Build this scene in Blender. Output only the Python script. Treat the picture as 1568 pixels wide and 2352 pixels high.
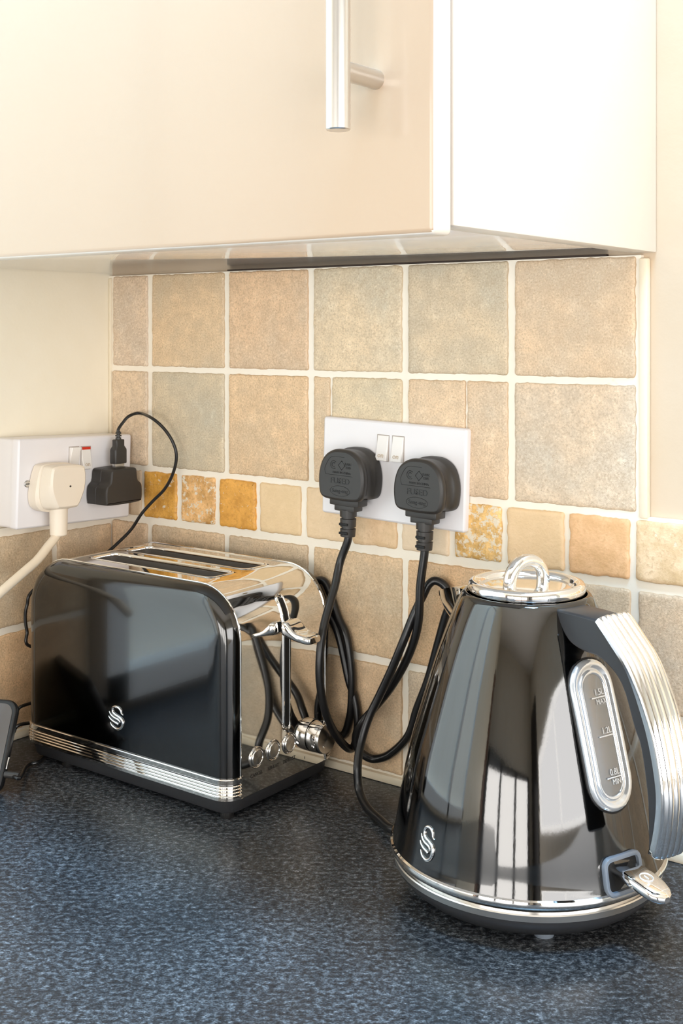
import bpy, bmesh, math, random
from mathutils import Vector, Matrix, noise

for o in list(bpy.data.objects):
    bpy.data.objects.remove(o, do_unlink=True)
SC = bpy.context.scene
COL = SC.collection
random.seed(7)
V = Vector
PI = math.pi

# ------------------------------------------------------------------ camera
# survey of the photograph: eye 0.396 m above the worktop, lens level, shifted down
FPX, CX, HY = 2772.0, 784.0, 760.0
FW = V((-0.601, 0.799, 0)).normalized()
RT = V((FW.y, -FW.x, 0))
CAM = V((0.9031, -0.8749, 0.396))
cam_d = bpy.data.cameras.new('camera')
cam = bpy.data.objects.new('camera', cam_d)
COL.objects.link(cam)
cam_d.sensor_fit = 'VERTICAL'
cam_d.sensor_height = 36.0
cam_d.sensor_width = 24.0
cam_d.lens = FPX / 2352.0 * 36.0
cam_d.shift_y = -(1176.0 - HY) / 2352.0
cam_d.clip_start = 0.01
cam.location = CAM
cam.rotation_euler = (PI / 2, 0, math.atan2(-FW.x, FW.y))
SC.camera = cam

# ------------------------------------------------------------------ light
w = bpy.data.worlds.new('world')
SC.world = w
w.use_nodes = True
w.node_tree.nodes['Background'].inputs[0].default_value = (0.55, 0.68, 0.9, 1)
w.node_tree.nodes['Background'].inputs[1].default_value = 0.4


XL_ = -0.058


def area(name, loc, target, sx, sy, power, col):
    l = bpy.data.lights.new(name, 'AREA')
    l.shape = 'RECTANGLE'
    l.size, l.size_y, l.energy, l.color = sx, sy, power, col
    o = bpy.data.objects.new(name, l)
    COL.objects.link(o)
    o.location = loc
    o.rotation_euler = (V(target) - V(loc)).to_track_quat('-Z', 'Y').to_euler()
    return o


# daylight through the side window, daylight through the roof window
area('window_daylight', (2.34, -1.3, 0.40), (1.0, -1.3, 0.40), 2.1, 0.78, 29, (1.0, 0.99, 0.98))
area('frontal_fill', (1.1, -3.06, -0.1), (1.1, 0.0, -0.1), 2.1, 1.5, 61, (1.0, 0.99, 0.975))  # added frontal fill light behind the camera; the patio door is made up
area('left_window_daylight', (XL_ + 0.012, -0.72, 0.48), (1.0, -0.72, 0.48), 0.82, 0.88, 1.8, (0.60, 0.81, 1.0))
area('roof_window_daylight', (0.52, -0.475, 1.53), (0.52, -0.475, 0.0), 0.95, 0.2, 41, (0.30, 0.62, 1.0))

vs = SC.view_settings
vs.view_transform = 'Standard'
vs.look = 'None'
vs.exposure = 0.04
vs.gamma = 1.0
vs.use_curve_mapping = False


# ------------------------------------------------------------------ survey helpers
def ray(u, v):
    return FW * FPX + RT * (u - CX) + V((0, 0, HY - v))


def at_y(u, v, y):
    d = ray(u, v)
    return CAM + d * ((y - CAM.y) / d.y)


def at_x(u, v, x):
    d = ray(u, v)
    return CAM + d * ((x - CAM.x) / d.x)


def at_z(u, v, z):
    d = ray(u, v)
    return CAM + d * ((z - CAM.z) / d.z)


# ------------------------------------------------------------------ object helpers
def empty(name, loc=(0, 0, 0), label=None, cat=None, group=None):
    o = bpy.data.objects.new(name, None)
    o.empty_display_size = 0.02
    COL.objects.link(o)
    o.location = loc
    return tag(o, label, cat, group)


def tag(o, label=None, cat=None, group=None, kind=None):
    if label:
        o['label'] = label
    if cat:
        o['category'] = cat
    if group:
        o['group'] = group
    if kind:
        o['kind'] = kind
    return o


def origin(o):
    p = V((0, 0, 0))
    while o:
        p += o.location
        o = o.parent
    return p


class MB:
    """collects world-space geometry for one mesh object"""

    def __init__(s):
        s.v, s.f, s.m = [], [], []

    def add(s, verts, faces, mi=0):
        n = len(s.v)
        s.v += [V(p) for p in verts]
        s.f += [tuple(i + n for i in f) for f in faces]
        s.m += [mi] * len(faces)
        return s

    def loft(s, loops, closed=True, cap0=True, cap1=True, mi=0):
        n = len(loops[0])
        vs_, fs = [], []
        for l in loops:
            vs_ += list(l)
        for k in range(len(loops) - 1):
            for i in range(n if closed else n - 1):
                j = (i + 1) % n
                fs.append((k * n + i, k * n + j, (k + 1) * n + j, (k + 1) * n + i))
        if closed and cap0:
            fs.append(tuple(range(n - 1, -1, -1)))
        if closed and cap1:
            b = (len(loops) - 1) * n
            fs.append(tuple(range(b, b + n)))
        return s.add(vs_, fs, mi)

    def box(s, lo, hi, bev=0.0, seg=2, frame=None, mi=0):
        bm = bmesh.new()
        bmesh.ops.create_cube(bm, size=1.0)
        lo, hi = V(lo), V(hi)
        c, d = (lo + hi) / 2, hi - lo
        for v in bm.verts:
            v.co = V((v.co.x * d.x, v.co.y * d.y, v.co.z * d.z)) + c
        if bev > 0:
            bmesh.ops.bevel(bm, geom=list(bm.edges), offset=bev, segments=seg, profile=0.5, affect='EDGES')
        if frame:
            for v in bm.verts:
                v.co = frame(*v.co)
        bm.verts.index_update()
        vv = [v.co.copy() for v in bm.verts]
        ff = [tuple(v.index for v in f.verts) for f in bm.faces]
        bm.free()
        return s.add(vv, ff, mi)

    def lathe(s, prof, seg=64, frame=None, mi=0, cap=True):
        """prof: (radius, height) along frame's third axis"""
        fr = frame or Frame((0, 0, 0), (1, 0, 0), (0, 1, 0), (0, 0, 1))
        loops = []
        for r, h in prof:
            r = max(r, 1e-5)
            loops.append([fr(r * math.cos(2 * PI * i / seg), r * math.sin(2 * PI * i / seg), h) for i in range(seg)])
        return s.loft(loops, True, cap, cap, mi)

    def tube(s, pts, r, seg=12, closed=False, mi=0, taper=None, flat=None):
        pts = [V(p) for p in pts]
        n = len(pts)
        tang = []
        for i in range(n):
            a = pts[(i - 1) % n] if closed or i > 0 else pts[i]
            b = pts[(i + 1) % n] if closed or i < n - 1 else pts[i]
            tang.append((b - a).normalized())
        t0 = tang[0]
        ref = flat.copy() if flat is not None else (V((0, 0, 1)) if abs(t0.z) < 0.9 else V((1, 0, 0)))
        nrm = (ref - t0 * ref.dot(t0)).normalized()
        loops = []
        for i in range(n):
            t = tang[i]
            if flat is not None:
                nrm = (flat - t * flat.dot(t)).normalized()
            else:
                nrm = (nrm - t * nrm.dot(t)).normalized()
            b = t.cross(nrm)
            rr = r * (taper[i] if taper else 1.0)
            loops.append([pts[i] + (nrm * math.cos(2 * PI * k / seg) + b * math.sin(2 * PI * k / seg)) * rr
                          for k in range(seg)])
        if closed:
            loops.append(loops[0])
            return s.loft(loops, True, False, False, mi)
        return s.loft(loops, True, True, True, mi)

    def build(s, name, mats, parent=None, smooth=True, angle=35, weld=True):
        me = bpy.data.meshes.new(name)
        off = origin(parent) if parent else V((0, 0, 0))
        me.from_pydata([tuple(p - off) for p in s.v], [], s.f)
        if not isinstance(mats, (list, tuple)):
            mats = [mats]
        for m_ in mats:
            me.materials.append(m_)
        for p, mi in zip(me.polygons, s.m):
            p.material_index = mi
        bm = bmesh.new()
        bm.from_mesh(me)
        if weld:
            bmesh.ops.remove_doubles(bm, verts=bm.verts, dist=1e-6)
        bmesh.ops.recalc_face_normals(bm, faces=bm.faces)
        bm.to_mesh(me)
        bm.free()
        if smooth:
            me.shade_smooth()
            me.set_sharp_from_angle(angle=math.radians(angle))
        for p in me.polygons:
            if len(p.vertices) > 6:
                p.use_smooth = False
        me.update()
        o = bpy.data.objects.new(name, me)
        COL.objects.link(o)
        o.parent = parent
        return o


def Frame(o, ax, ay, an):
    o, ax, ay, an = V(o), V(ax), V(ay), V(an)
    return lambda a, b, c=0.0: o + ax * a + ay * b + an * c


def spline(pts, per=8, closed=False):
    pts = [V(p) for p in pts]
    n = len(pts)
    out = []
    rng = range(n) if closed else range(n - 1)
    for i in rng:
        if closed:
            p0, p1, p2, p3 = pts[(i - 1) % n], pts[i], pts[(i + 1) % n], pts[(i + 2) % n]
        else:
            p1, p2 = pts[i], pts[i + 1]
            p0 = pts[i - 1] if i > 0 else p1 * 2 - p2
            p3 = pts[i + 2] if i + 2 < n else p2 * 2 - p1
        # centripetal-ish Catmull-Rom
        for k in range(per):
            t = k / per
            t2, t3 = t * t, t * t * t
            out.append(0.5 * ((2 * p1) + (p2 - p0) * t + (2 * p0 - 5 * p1 + 4 * p2 - p3) * t2
                              + (3 * p1 - p0 - 3 * p2 + p3) * t3))
    if not closed:
        out.append(pts[-1].copy())
    return out


def offset_loop(pts, d):
    """2D closed outline (ccw) moved inwards by d"""
    n = len(pts)
    out = []
    for i in range(n):
        a, b, c = pts[i - 1], pts[i], pts[(i + 1) % n]
        e1 = V((b[0] - a[0], b[1] - a[1])).normalized()
        e2 = V((c[0] - b[0], c[1] - b[1])).normalized()
        n1, n2 = V((-e1.y, e1.x)), V((-e2.y, e2.x))
        m = (n1 + n2)
        m = m / max(0.3, m.dot(n1)) if m.length > 1e-6 else n1
        out.append((b[0] + m.x * d, b[1] + m.y * d))
    return out


def rrect(x0, y0, x1, y1, r, seg=6):
    out = []
    for cx, cy, a0 in ((x1 - r, y0 + r, -PI / 2), (x1 - r, y1 - r, 0), (x0 + r, y1 - r, PI / 2), (x0 + r, y0 + r, PI)):
        for k in range(seg + 1):
            a = a0 + PI / 2 * k / seg
            out.append((cx + r * math.cos(a), cy + r * math.sin(a)))
    return out


def text_mesh(name, txt, size, frame, mats, parent, extrude=0.0001, align='CENTER', sx=1.0):
    cu = bpy.data.curves.new('txt', 'FONT')
    cu.body = txt
    cu.size = size
    cu.align_x = align
    cu.align_y = 'CENTER'
    cu.extrude = extrude
    cu.resolution_u = 3
    ob = bpy.data.objects.new('txt', cu)
    COL.objects.link(ob)
    dg = bpy.context.evaluated_depsgraph_get()
    dg.update()
    me = bpy.data.meshes.new_from_object(ob.evaluated_get(dg))
    b = MB()
    b.add([frame(v.co.x * sx, v.co.y, v.co.z) for v in me.vertices], [tuple(p.vertices) for p in me.polygons])
    bpy.data.objects.remove(ob, do_unlink=True)
    bpy.data.curves.remove(cu)
    bpy.data.meshes.remove(me)
    return b.build(name, mats, parent, smooth=False)


# ------------------------------------------------------------------ materials
def srgb(r, g, b):
    f = lambda c: (c / 255 / 12.92) if c / 255 <= 0.04045 else ((c / 255 + 0.055) / 1.055) ** 2.4
    return (f(r), f(g), f(b), 1.0)


class NT:
    def __init__(s, name):
        s.m = bpy.data.materials.new(name)
        s.m.use_nodes = True
        s.t = s.m.node_tree
        s.b = s.t.nodes['Principled BSDF']

    def n(s, typ, **kw):
        nd = s.t.nodes.new(typ)
        for k, v in kw.items():
            if k in nd.inputs:
                nd.inputs[k].default_value = v
            else:
                setattr(nd, k, v)
        return nd

    def l(s, a, b):
        s.t.links.new(a, b)

    def set(s, **kw):
        for k, v in kw.items():
            s.b.inputs[k.replace('_', ' ')].default_value = v
        return s

    def pos(s, scale=(1, 1, 1)):
        g = s.n('ShaderNodeNewGeometry')
        mp = s.n('ShaderNodeMapping')
        mp.inputs['Scale'].default_value = scale
        s.l(g.outputs['Position'], mp.inputs['Vector'])
        return mp.outputs['Vector']

    def noise(s, vec, scale, detail=4, rough=0.55):
        nd = s.n('ShaderNodeTexNoise')
        nd.inputs['Scale'].default_value = scale
        nd.inputs['Detail'].default_value = detail
        nd.inputs['Roughness'].default_value = rough
        s.l(vec, nd.inputs['Vector'])
        return nd.outputs['Fac']

    def ramp(s, fac, stops):
        nd = s.n('ShaderNodeValToRGB')
        cr = nd.color_ramp
        while len(cr.elements) < len(stops):
            cr.elements.new(0.5)
        for e, (p, c) in zip(cr.elements, stops):
            e.position = p
            e.color = c if len(c) == 4 else (*c, 1)
        s.l(fac, nd.inputs['Fac'])
        return nd.outputs['Color']

    def mix(s, fac, a, b, blend='MIX'):
        nd = s.n('ShaderNodeMix', data_type='RGBA', blend_type=blend)
        for inp, val in ((nd.inputs[0], fac), (nd.inputs[6], a), (nd.inputs[7], b)):
            if hasattr(val, 'is_linked'):
                s.l(val, inp)
            else:
                inp.default_value = val
        return nd.outputs[2]

    def math(s, op, a, b=0.0):
        nd = s.n('ShaderNodeMath', operation=op)
        for inp, val in ((nd.inputs[0], a), (nd.inputs[1], b)):
            if hasattr(val, 'is_linked'):
                s.l(val, inp)
            else:
                inp.default_value = val
        return nd.outputs[0]

    def bump(s, h, strength=0.3, dist=0.001):
        nd = s.n('ShaderNodeBump')
        nd.inputs['Strength'].default_value = strength
        nd.inputs['Distance'].default_value = dist
        s.l(h, nd.inputs['Height'])
        s.l(nd.outputs['Normal'], s.b.inputs['Normal'])


def plain(name, col, rough=0.5, metal=0.0, coat=0.0, spec=0.5, bump=None, coat_rough=0.03):
    t = NT(name)
    t.set(Base_Color=col, Roughness=rough, Metallic=metal, Coat_Weight=coat, Specular_IOR_Level=spec, Coat_Roughness=coat_rough)
    p = t.pos()
    v = t.noise(p, 60, 3)
    # tiny procedural variation of gloss
    t.l(t.math('ADD', t.math('MULTIPLY', t.math('SUBTRACT', v, 0.5), rough * 0.08), rough), t.b.inputs['Roughness'])
    if bump:
        t.bump(t.noise(p, bump[0], 4), bump[1], bump[2])
    return t.m


M = {}
M['chrome'] = plain('chrome', (0.86, 0.84, 0.81, 1), 0.045, 1.0)
M['chrome_bright'] = plain('chrome_bright', (0.9, 0.9, 0.9, 1), 0.06, 1.0)
M['brushed'] = plain('brushed_steel', (0.72, 0.70, 0.67, 1), 0.28, 1.0)
M['well'] = plain('slot_well_steel', (0.16, 0.14, 0.12, 1), 0.55, 0.3)
M['black_plastic'] = plain('black_plastic', srgb(34, 33, 33), 0.42, bump=(900, 0.15, 0.0002))
M['soft_black'] = plain('soft_black_plastic', srgb(50, 50, 52), 0.38, bump=(1500, 0.1, 0.0001))
M['plug_black'] = plain('plug_black', srgb(52, 49, 46), 0.42, bump=(1200, 0.12, 0.0001))
M['plug_print'] = plain('plug_emboss', srgb(36, 35, 34), 0.5)
M['cable_black'] = plain('cable_black', srgb(26, 25, 25), 0.3)
M['deep_black'] = plain('deep_black', srgb(8, 8, 8), 0.6)
M['socket_white'] = plain('socket_white', srgb(240, 236, 236), 0.28)
M['switch_white'] = plain('switch_white', srgb(243, 238, 232), 0.3)
M['switch_print'] = plain('switch_print', srgb(200, 178, 150), 0.5)
M['switch_red'] = plain('switch_red', srgb(215, 50, 25), 0.4)
M['plug_cream'] = plain('plug_cream', srgb(244, 230, 210), 0.35)
M['cable_cream'] = plain('cable_cream', srgb(240, 224, 200), 0.4)
M['screw_brass'] = plain('screw_brass', (0.55, 0.45, 0.3, 1), 0.25, 1.0)
M['screw_steel'] = plain('screw_steel', (0.6, 0.58, 0.55, 1), 0.3, 1.0)
M['print_black'] = plain('print_black', srgb(25, 22, 20), 0.5)
M['print_white'] = plain('print_white', srgb(250, 250, 250), 0.5)
M['bluegrey_plastic'] = plain('bluegrey_plastic', srgb(120, 128, 138), 0.3)
M['caulk'] = plain('caulk', srgb(240, 226, 200), 0.5, bump=(150, 0.3, 0.001))
M['switch_gap'] = plain('switch_gap', srgb(176, 164, 154), 0.6)
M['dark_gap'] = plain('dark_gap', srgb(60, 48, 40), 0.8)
M['screen'] = plain('phone_screen', srgb(92, 84, 78), 0.06, coat=0.3)  # grey-brown base colour paints in a reflection on the blank screen


def cabinet_mat(name, col, rough):
    t = NT(name)
    t.set(Roughness=rough, Coat_Weight=0.3, Coat_Roughness=0.08)
    n1 = t.noise(t.pos(), 7, 2)
    t.l(t.mix(n1, col, tuple(c * 0.97 for c in col[:3]) + (1,)), t.b.inputs['Base Color'])
    return t.m


M['cab_door'] = cabinet_mat('cabinet_door_cream', srgb(198, 174, 149), 0.22)
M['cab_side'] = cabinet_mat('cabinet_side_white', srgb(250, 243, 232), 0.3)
M['cab_under'] = cabinet_mat('cabinet_underside', srgb(250, 250, 251), 0.2)
M['cab_under'].node_tree.nodes['Principled BSDF'].inputs['Coat Weight'].default_value = 1.0
M['cab_under'].node_tree.nodes['Principled BSDF'].inputs['Coat Roughness'].default_value = 0.04


def glossy_black(name, refl, rough, coat):
    t = NT(name)
    t.set(Base_Color=(refl, refl * 0.98, refl * 0.96, 1), Metallic=1.0, Roughness=rough, Coat_Weight=coat, Coat_Roughness=0.02)
    v = t.noise(t.pos((1, 1, 0.25)), 900, 2)
    t.bump(v, 0.03, 0.0002)
    return t.m


M['toaster_black'] = glossy_black('toaster_black', 0.085, 0.11, 0.25)
M['kettle_black'] = glossy_black('kettle_black', 0.105, 0.06, 0.15)


def disc_mat():
    t = NT('spun_steel')
    t.set(Base_Color=(0.62, 0.58, 0.54, 1), Metallic=1.0, Roughness=0.27, Anisotropic=0.85)
    tg = t.n('ShaderNodeTangent', direction_type='RADIAL', axis='X')
    t.l(tg.outputs[0], t.b.inputs['Tangent'])
    return t.m


M['spun'] = disc_mat()


def clear_mat():
    t = NT('clear_plastic')
    t.set(Base_Color=(0.93, 0.95, 0.97, 1), Roughness=0.03, Transmission_Weight=0.85, IOR=1.45)
    return t.m


M['clear'] = clear_mat()
M['gauge_ring'] = plain('gauge_ring_clear', (0.78, 0.80, 0.82, 1), 0.1, 0.55, coat=0.8)
M['gauge_back'] = plain('gauge_back', (0.22, 0.215, 0.21, 1), 0.15, 0.9)


def tile_mat():
    t = NT('stone_look_tile')
    oi = t.n('ShaderNodeObjectInfo')
    g = t.n('ShaderNodeNewGeometry')
    add = t.n('ShaderNodeVectorMath', operation='ADD')
    cmb = t.n('ShaderNodeCombineXYZ')
    k = t.math('MULTIPLY', oi.outputs['Random'], 37.0)
    for i in range(3):
        t.l(k, cmb.inputs[i])
    t.l(g.outputs['Position'], add.inputs[0])
    t.l(cmb.outputs[0], add.inputs[1])
    p = add.outputs[0]
    big = t.noise(p, 13, 4, 0.6)
    mid = t.noise(p, 75, 5, 0.65)
    fine = t.noise(p, 620, 3, 0.75)
    base = oi.outputs['Color']
    warm = t.mix(1.0, base, (1.11, 1.0, 0.89, 1), 'MULTIPLY')
    grey = t.mix(1.0, base, (0.84, 0.86, 0.88, 1), 'MULTIPLY')
    c = t.mix(t.ramp(big, [(0.36, (0, 0, 0)), (0.58, (1, 1, 1))]), grey, warm)
    c = t.mix(t.ramp(mid, [(0.3, (0.75, 0.75, 0.75)), (0.72, (0, 0, 0))]), c, t.mix(1.0, base, (0.72, 0.67, 0.62, 1), 'MULTIPLY'))
    c = t.mix(t.ramp(mid, [(0.6, (0, 0, 0)), (0.8, (0.6, 0.6, 0.6))]), c, t.mix(1.0, base, (1.2, 1.2, 1.2, 1), 'MULTIPLY'))
    c = t.mix(t.ramp(fine, [(0.5, (0, 0, 0)), (0.66, (0.75, 0.75, 0.75))]), c, t.mix(1.0, base, (0.62, 0.54, 0.46, 1), 'MULTIPLY'))
    c = t.mix(t.ramp(fine, [(0.30, (0.6, 0.6, 0.6)), (0.44, (0, 0, 0))]), c, t.mix(1.0, base, (1.22, 1.22, 1.22, 1), 'MULTIPLY'))
    t.l(c, t.b.inputs['Base Color'])
    t.set(Roughness=0.42)
    hsum = t.math('ADD', t.math('MULTIPLY', mid, 0.8), t.math('MULTIPLY', fine, 0.5))
    t.bump(hsum, 0.6, 0.0014)
    return t.m


def tile_edge_mat():
    t = NT('tile_edge')
    oi = t.n('ShaderNodeObjectInfo')
    p = t.pos()
    n1 = t.noise(p, 260, 3)
    c = t.mix(n1, t.mix(1.0, oi.outputs['Color'], (0.55, 0.47, 0.4, 1), 'MULTIPLY'), t.mix(1.0, oi.outputs['Color'], (0.95, 0.88, 0.8, 1), 'MULTIPLY'))
    t.l(c, t.b.inputs['Base Color'])
    t.set(Roughness=0.5)
    return t.m


def travertine_mat():
    t = NT('tumbled_travertine')
    oi = t.n('ShaderNodeObjectInfo')
    g = t.n('ShaderNodeNewGeometry')
    add = t.n('ShaderNodeVectorMath', operation='ADD')
    cmb = t.n('ShaderNodeCombineXYZ')
    k = t.math('MULTIPLY', oi.outputs['Random'], 53.0)
    for i in range(3):
        t.l(k, cmb.inputs[i])
    t.l(g.outputs['Position'], add.inputs[0])
    t.l(cmb.outputs[0], add.inputs[1])
    p = add.outputs[0]
    n1 = t.noise(p, 62, 6, 0.68)
    n2 = t.noise(p, 190, 4, 0.7)
    n3 = t.noise(p, 330, 3, 0.6)
    base = oi.outputs['Color']
    c = t.mix(t.ramp(n1, [(0.38, (0, 0, 0)), (0.62, (1, 1, 1))]), t.mix(1.0, base, (0.70, 0.62, 0.44, 1), 'MULTIPLY'), t.mix(1.0, base, (1.18, 1.2, 1.28, 1), 'MULTIPLY'))
    c = t.mix(t.ramp(n3, [(0.54, (0, 0, 0)), (0.72, (0.75, 0.75, 0.75))]), c, t.mix(1.0, base, (0.55, 0.42, 0.28, 1), 'MULTIPLY'))
    am = t.n('ShaderNodeClamp')
    t.l(t.math('ADD', t.math('MULTIPLY', oi.outputs['Alpha'], 1.25), 0.0), am.inputs[0])
    c = t.mix(am.outputs[0], t.mix(t.math('MULTIPLY', n1, 0.5), base, t.mix(1.0, base, (0.86, 0.80, 0.72, 1), 'MULTIPLY')), c)
    # filled pits: share set per tile by the object's alpha
    fac = t.math('MULTIPLY', t.math('SUBTRACT', n2, t.math('SUBTRACT', 0.78, t.math('MULTIPLY', oi.outputs['Alpha'], 0.3))), 14.0)
    clamp = t.n('ShaderNodeClamp')
    t.l(fac, clamp.inputs[0])
    c = t.mix(clamp.outputs[0], c, srgb(238, 222, 196))
    t.l(c, t.b.inputs['Base Color'])
    t.set(Roughness=0.45)
    t.bump(t.math('SUBTRACT', n3, t.math('MULTIPLY', clamp.outputs[0], 0.6)), 0.4, 0.001)
    return t.m


def plaster_mat(name, col, stain):
    t = NT(name)
    p = t.pos()
    n1 = t.noise(p, 9, 4)
    n2 = t.noise(p, 130, 3)
    c = t.mix(t.ramp(n1, [(0.35, (0, 0, 0)), (0.7, (1, 1, 1))]), col, tuple(a * b for a, b in zip(col[:3], (0.96, 0.94, 0.9))) + (1,))
    c = t.mix(t.ramp(t.noise(p, 55, 2), [(0.74, (0, 0, 0)), (0.8, (0.7, 0.7, 0.7))]), c, stain)
    t.l(c, t.b.inputs['Base Color'])
    t.set(Roughness=0.5)
    t.bump(t.math('ADD', n2, t.math('MULTIPLY', n1, 2.0)), 0.2, 0.001)
    return t.m


def worktop_mat():
    t = NT('dark_speckled_laminate')
    p = t.pos((1.0, 1.0, 1.0))
    rot = t.n('ShaderNodeMapping')
    rot.inputs['Rotation'].default_value = (0, 0, math.radians(-37))
    t.l(p, rot.inputs['Vector'])
    mp = t.n('ShaderNodeMapping')
    mp.inputs['Scale'].default_value = (0.75, 1.0, 1)
    t.l(rot.outputs['Vector'], mp.inputs['Vector'])
    q = mp.outputs['Vector']
    big = t.noise(p, 14, 3)
    a = t.noise(q, 290, 4, 0.65)
    b = t.noise(q, 900, 3, 0.65)
    s = t.math('ADD', t.math('MULTIPLY', a, 0.62), t.math('ADD', t.math('MULTIPLY', b, 0.38), t.math('MULTIPLY', t.math('SUBTRACT', big, 0.5), 0.12)))
    c = t.ramp(s, [(0.38, (0.010, 0.011, 0.0125)), (0.49, (0.032, 0.035, 0.039)), (0.58, (0.115, 0.124, 0.132)), (0.70, (0.36, 0.375, 0.39))])
    t.l(c, t.b.inputs['Base Color'])
    t.set(Roughness=0.3)
    t.bump(b, 0.08, 0.0004)
    return t.m


M['tile'] = tile_mat()
M['tile_edge'] = tile_edge_mat()
M['travertine'] = travertine_mat()
M['grout'] = plaster_mat('grout', srgb(251, 242, 226), srgb(215, 190, 155))
M['plaster_yellow'] = plaster_mat('painted_plaster_left', srgb(252, 243, 222), srgb(222, 180, 110))
M['plaster_cream'] = plaster_mat('painted_plaster_back', srgb(214, 193, 167), srgb(228, 200, 160))
M['worktop'] = worktop_mat()
M['room_wall'] = plaster_mat('room_wall', srgb(205, 196, 182), srgb(200, 188, 168))
M['room_floor'] = plain('room_floor', srgb(120, 95, 75), 0.4)
M['room_white'] = plain('room_white', srgb(240, 236, 230), 0.4)
M['room_dark'] = plain('room_dark', srgb(28, 24, 22), 0.4)
M['room_wood'] = plain('room_wood', srgb(95, 55, 32), 0.4)

# ------------------------------------------------------------------ the room shell
XL = -0.058            # left wall
XR, YF, ZF, ZC = 2.4, -3.1, -0.9, 1.55


def struct(name, b, mats, **kw):
    o = b.build(name, mats, None, **kw)
    o['kind'] = 'structure'
    return o


wall_back = struct('wall_back', MB().box((XL - 0.12, 0, ZF), (XR + 0.12, 0.12, ZC)), M['plaster_cream'], smooth=False)
wall_left = struct('wall_left', MB().box((XL - 0.12, YF, ZF), (XL, 0, ZC)), M['plaster_yellow'], smooth=False)
wy0, wy1, wz0, wz1 = -2.35, -0.25, 0.01, 0.79
b = MB()
b.box((XR, YF, ZF), (XR + 0.12, wy0, ZC)).box((XR, wy1, ZF), (XR + 0.12, 0, ZC))
b.box((XR, wy0, ZF), (XR + 0.12, wy1, wz0)).box((XR, wy0, wz1), (XR + 0.12, wy1, ZC))
struct('wall_right', b, M['room_wall'], smooth=False)
b = MB()
for y in (wy0, (wy0 + wy1) / 2 - 0.02, wy1 - 0.04):
    b.box((XR - 0.03, y, wz0), (XR + 0.02, y + 0.04, wz1))
for z in (wz0, wz1 - 0.04):
    b.box((XR - 0.03, wy0, z), (XR + 0.02, wy1, z + 0.04))
struct('window_1', b, M['room_white'], smooth=False)
struct('wall_front', MB().box((XL - 0.12, YF - 0.12, ZF), (XR + 0.12, YF, ZC)), M['room_wall'], smooth=False)
struct('floor', MB().box((XL - 0.12, YF - 0.12, ZF - 0.1), (XR + 0.12, 0.12, ZF)), M['room_floor'], smooth=False)
struct('ceiling', MB().box((XL - 0.12, YF - 0.12, ZC), (XR + 0.12, 0.12, ZC + 0.1)), M['room_white'], smooth=False)
b = MB()
for x in (0.00, 0.68, 1.42, 2.12):
    b.box((x, YF, ZF), (x + 0.09, YF + 0.07, 0.75))
b.box((0.0, YF, 0.66), (2.21, YF + 0.07, 0.75))
b.box((0.0, YF, ZF), (2.21, YF + 0.07, ZF + 0.06))
struct('fill_light_bars', b, M['room_dark'], smooth=False)  # added unseen bars, splitting the fill light into bands on the kettle


b = MB()
for y in (-1.16, -0.735, -0.31):
    b.box((XL, y, 0.012), (XL + 0.03, y + 0.03, 0.95))
for z in (0.012, 0.92):
    b.box((XL, -1.16, z), (XL + 0.03, -0.28, z + 0.03))
struct('window_2', b, M['room_white'], smooth=False)
struct('reflected_slab_wood', MB().box((XL, -2.95, ZF), (XL + 0.03, -2.65, 1.12)), M['room_wood'], smooth=False)  # added unseen wood slab for the kettle to reflect
struct('reflected_slab_dark', MB().box((XR - 0.03, -3.0, ZF), (XR, -2.5, 1.12)), M['room_dark'], smooth=False)  # added unseen dark slab, another band in the kettle's reflections


# ------------------------------------------------------------------ tiles
def wavy_outline(x0, z0, x1, z1, amp, seed, step=0.0022, rnd=0.0025):
    """ccw outline of a slightly ragged tile"""
    base = rrect(x0, z0, x1, z1, min(rnd, (x1 - x0) * 0.2, (z1 - z0) * 0.2), 3)
    pts = []
    n = len(base)
    for i in range(n):
        a, c = V(base[i]), V(base[(i + 1) % n])
        L = (c - a).length
        k = max(1, int(L / step))
        for j in range(k):
            pts.append(a + (c - a) * (j / k))
    out = []
    n = len(pts)
    for i in range(n):
        a, p, c = pts[i - 1], pts[i], pts[(i + 1) % n]
        t = (c - a).normalized()
        nr = V((t.y, -t.x))
        q = V((p.x * 140 + seed * 9.7, p.y * 140, seed * 3.1))
        q2 = V((p.x * 420 + seed * 5.3, p.y * 420, seed))
        d = amp * (noise.noise(q) * 0.9 + noise.noise(q2) * 0.5 - 0.35)
        out.append((p.x + nr.x * d, p.y + nr.y * d))
    return out, [(p.x, p.y) for p in pts]


TCOUNT = [0]


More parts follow.
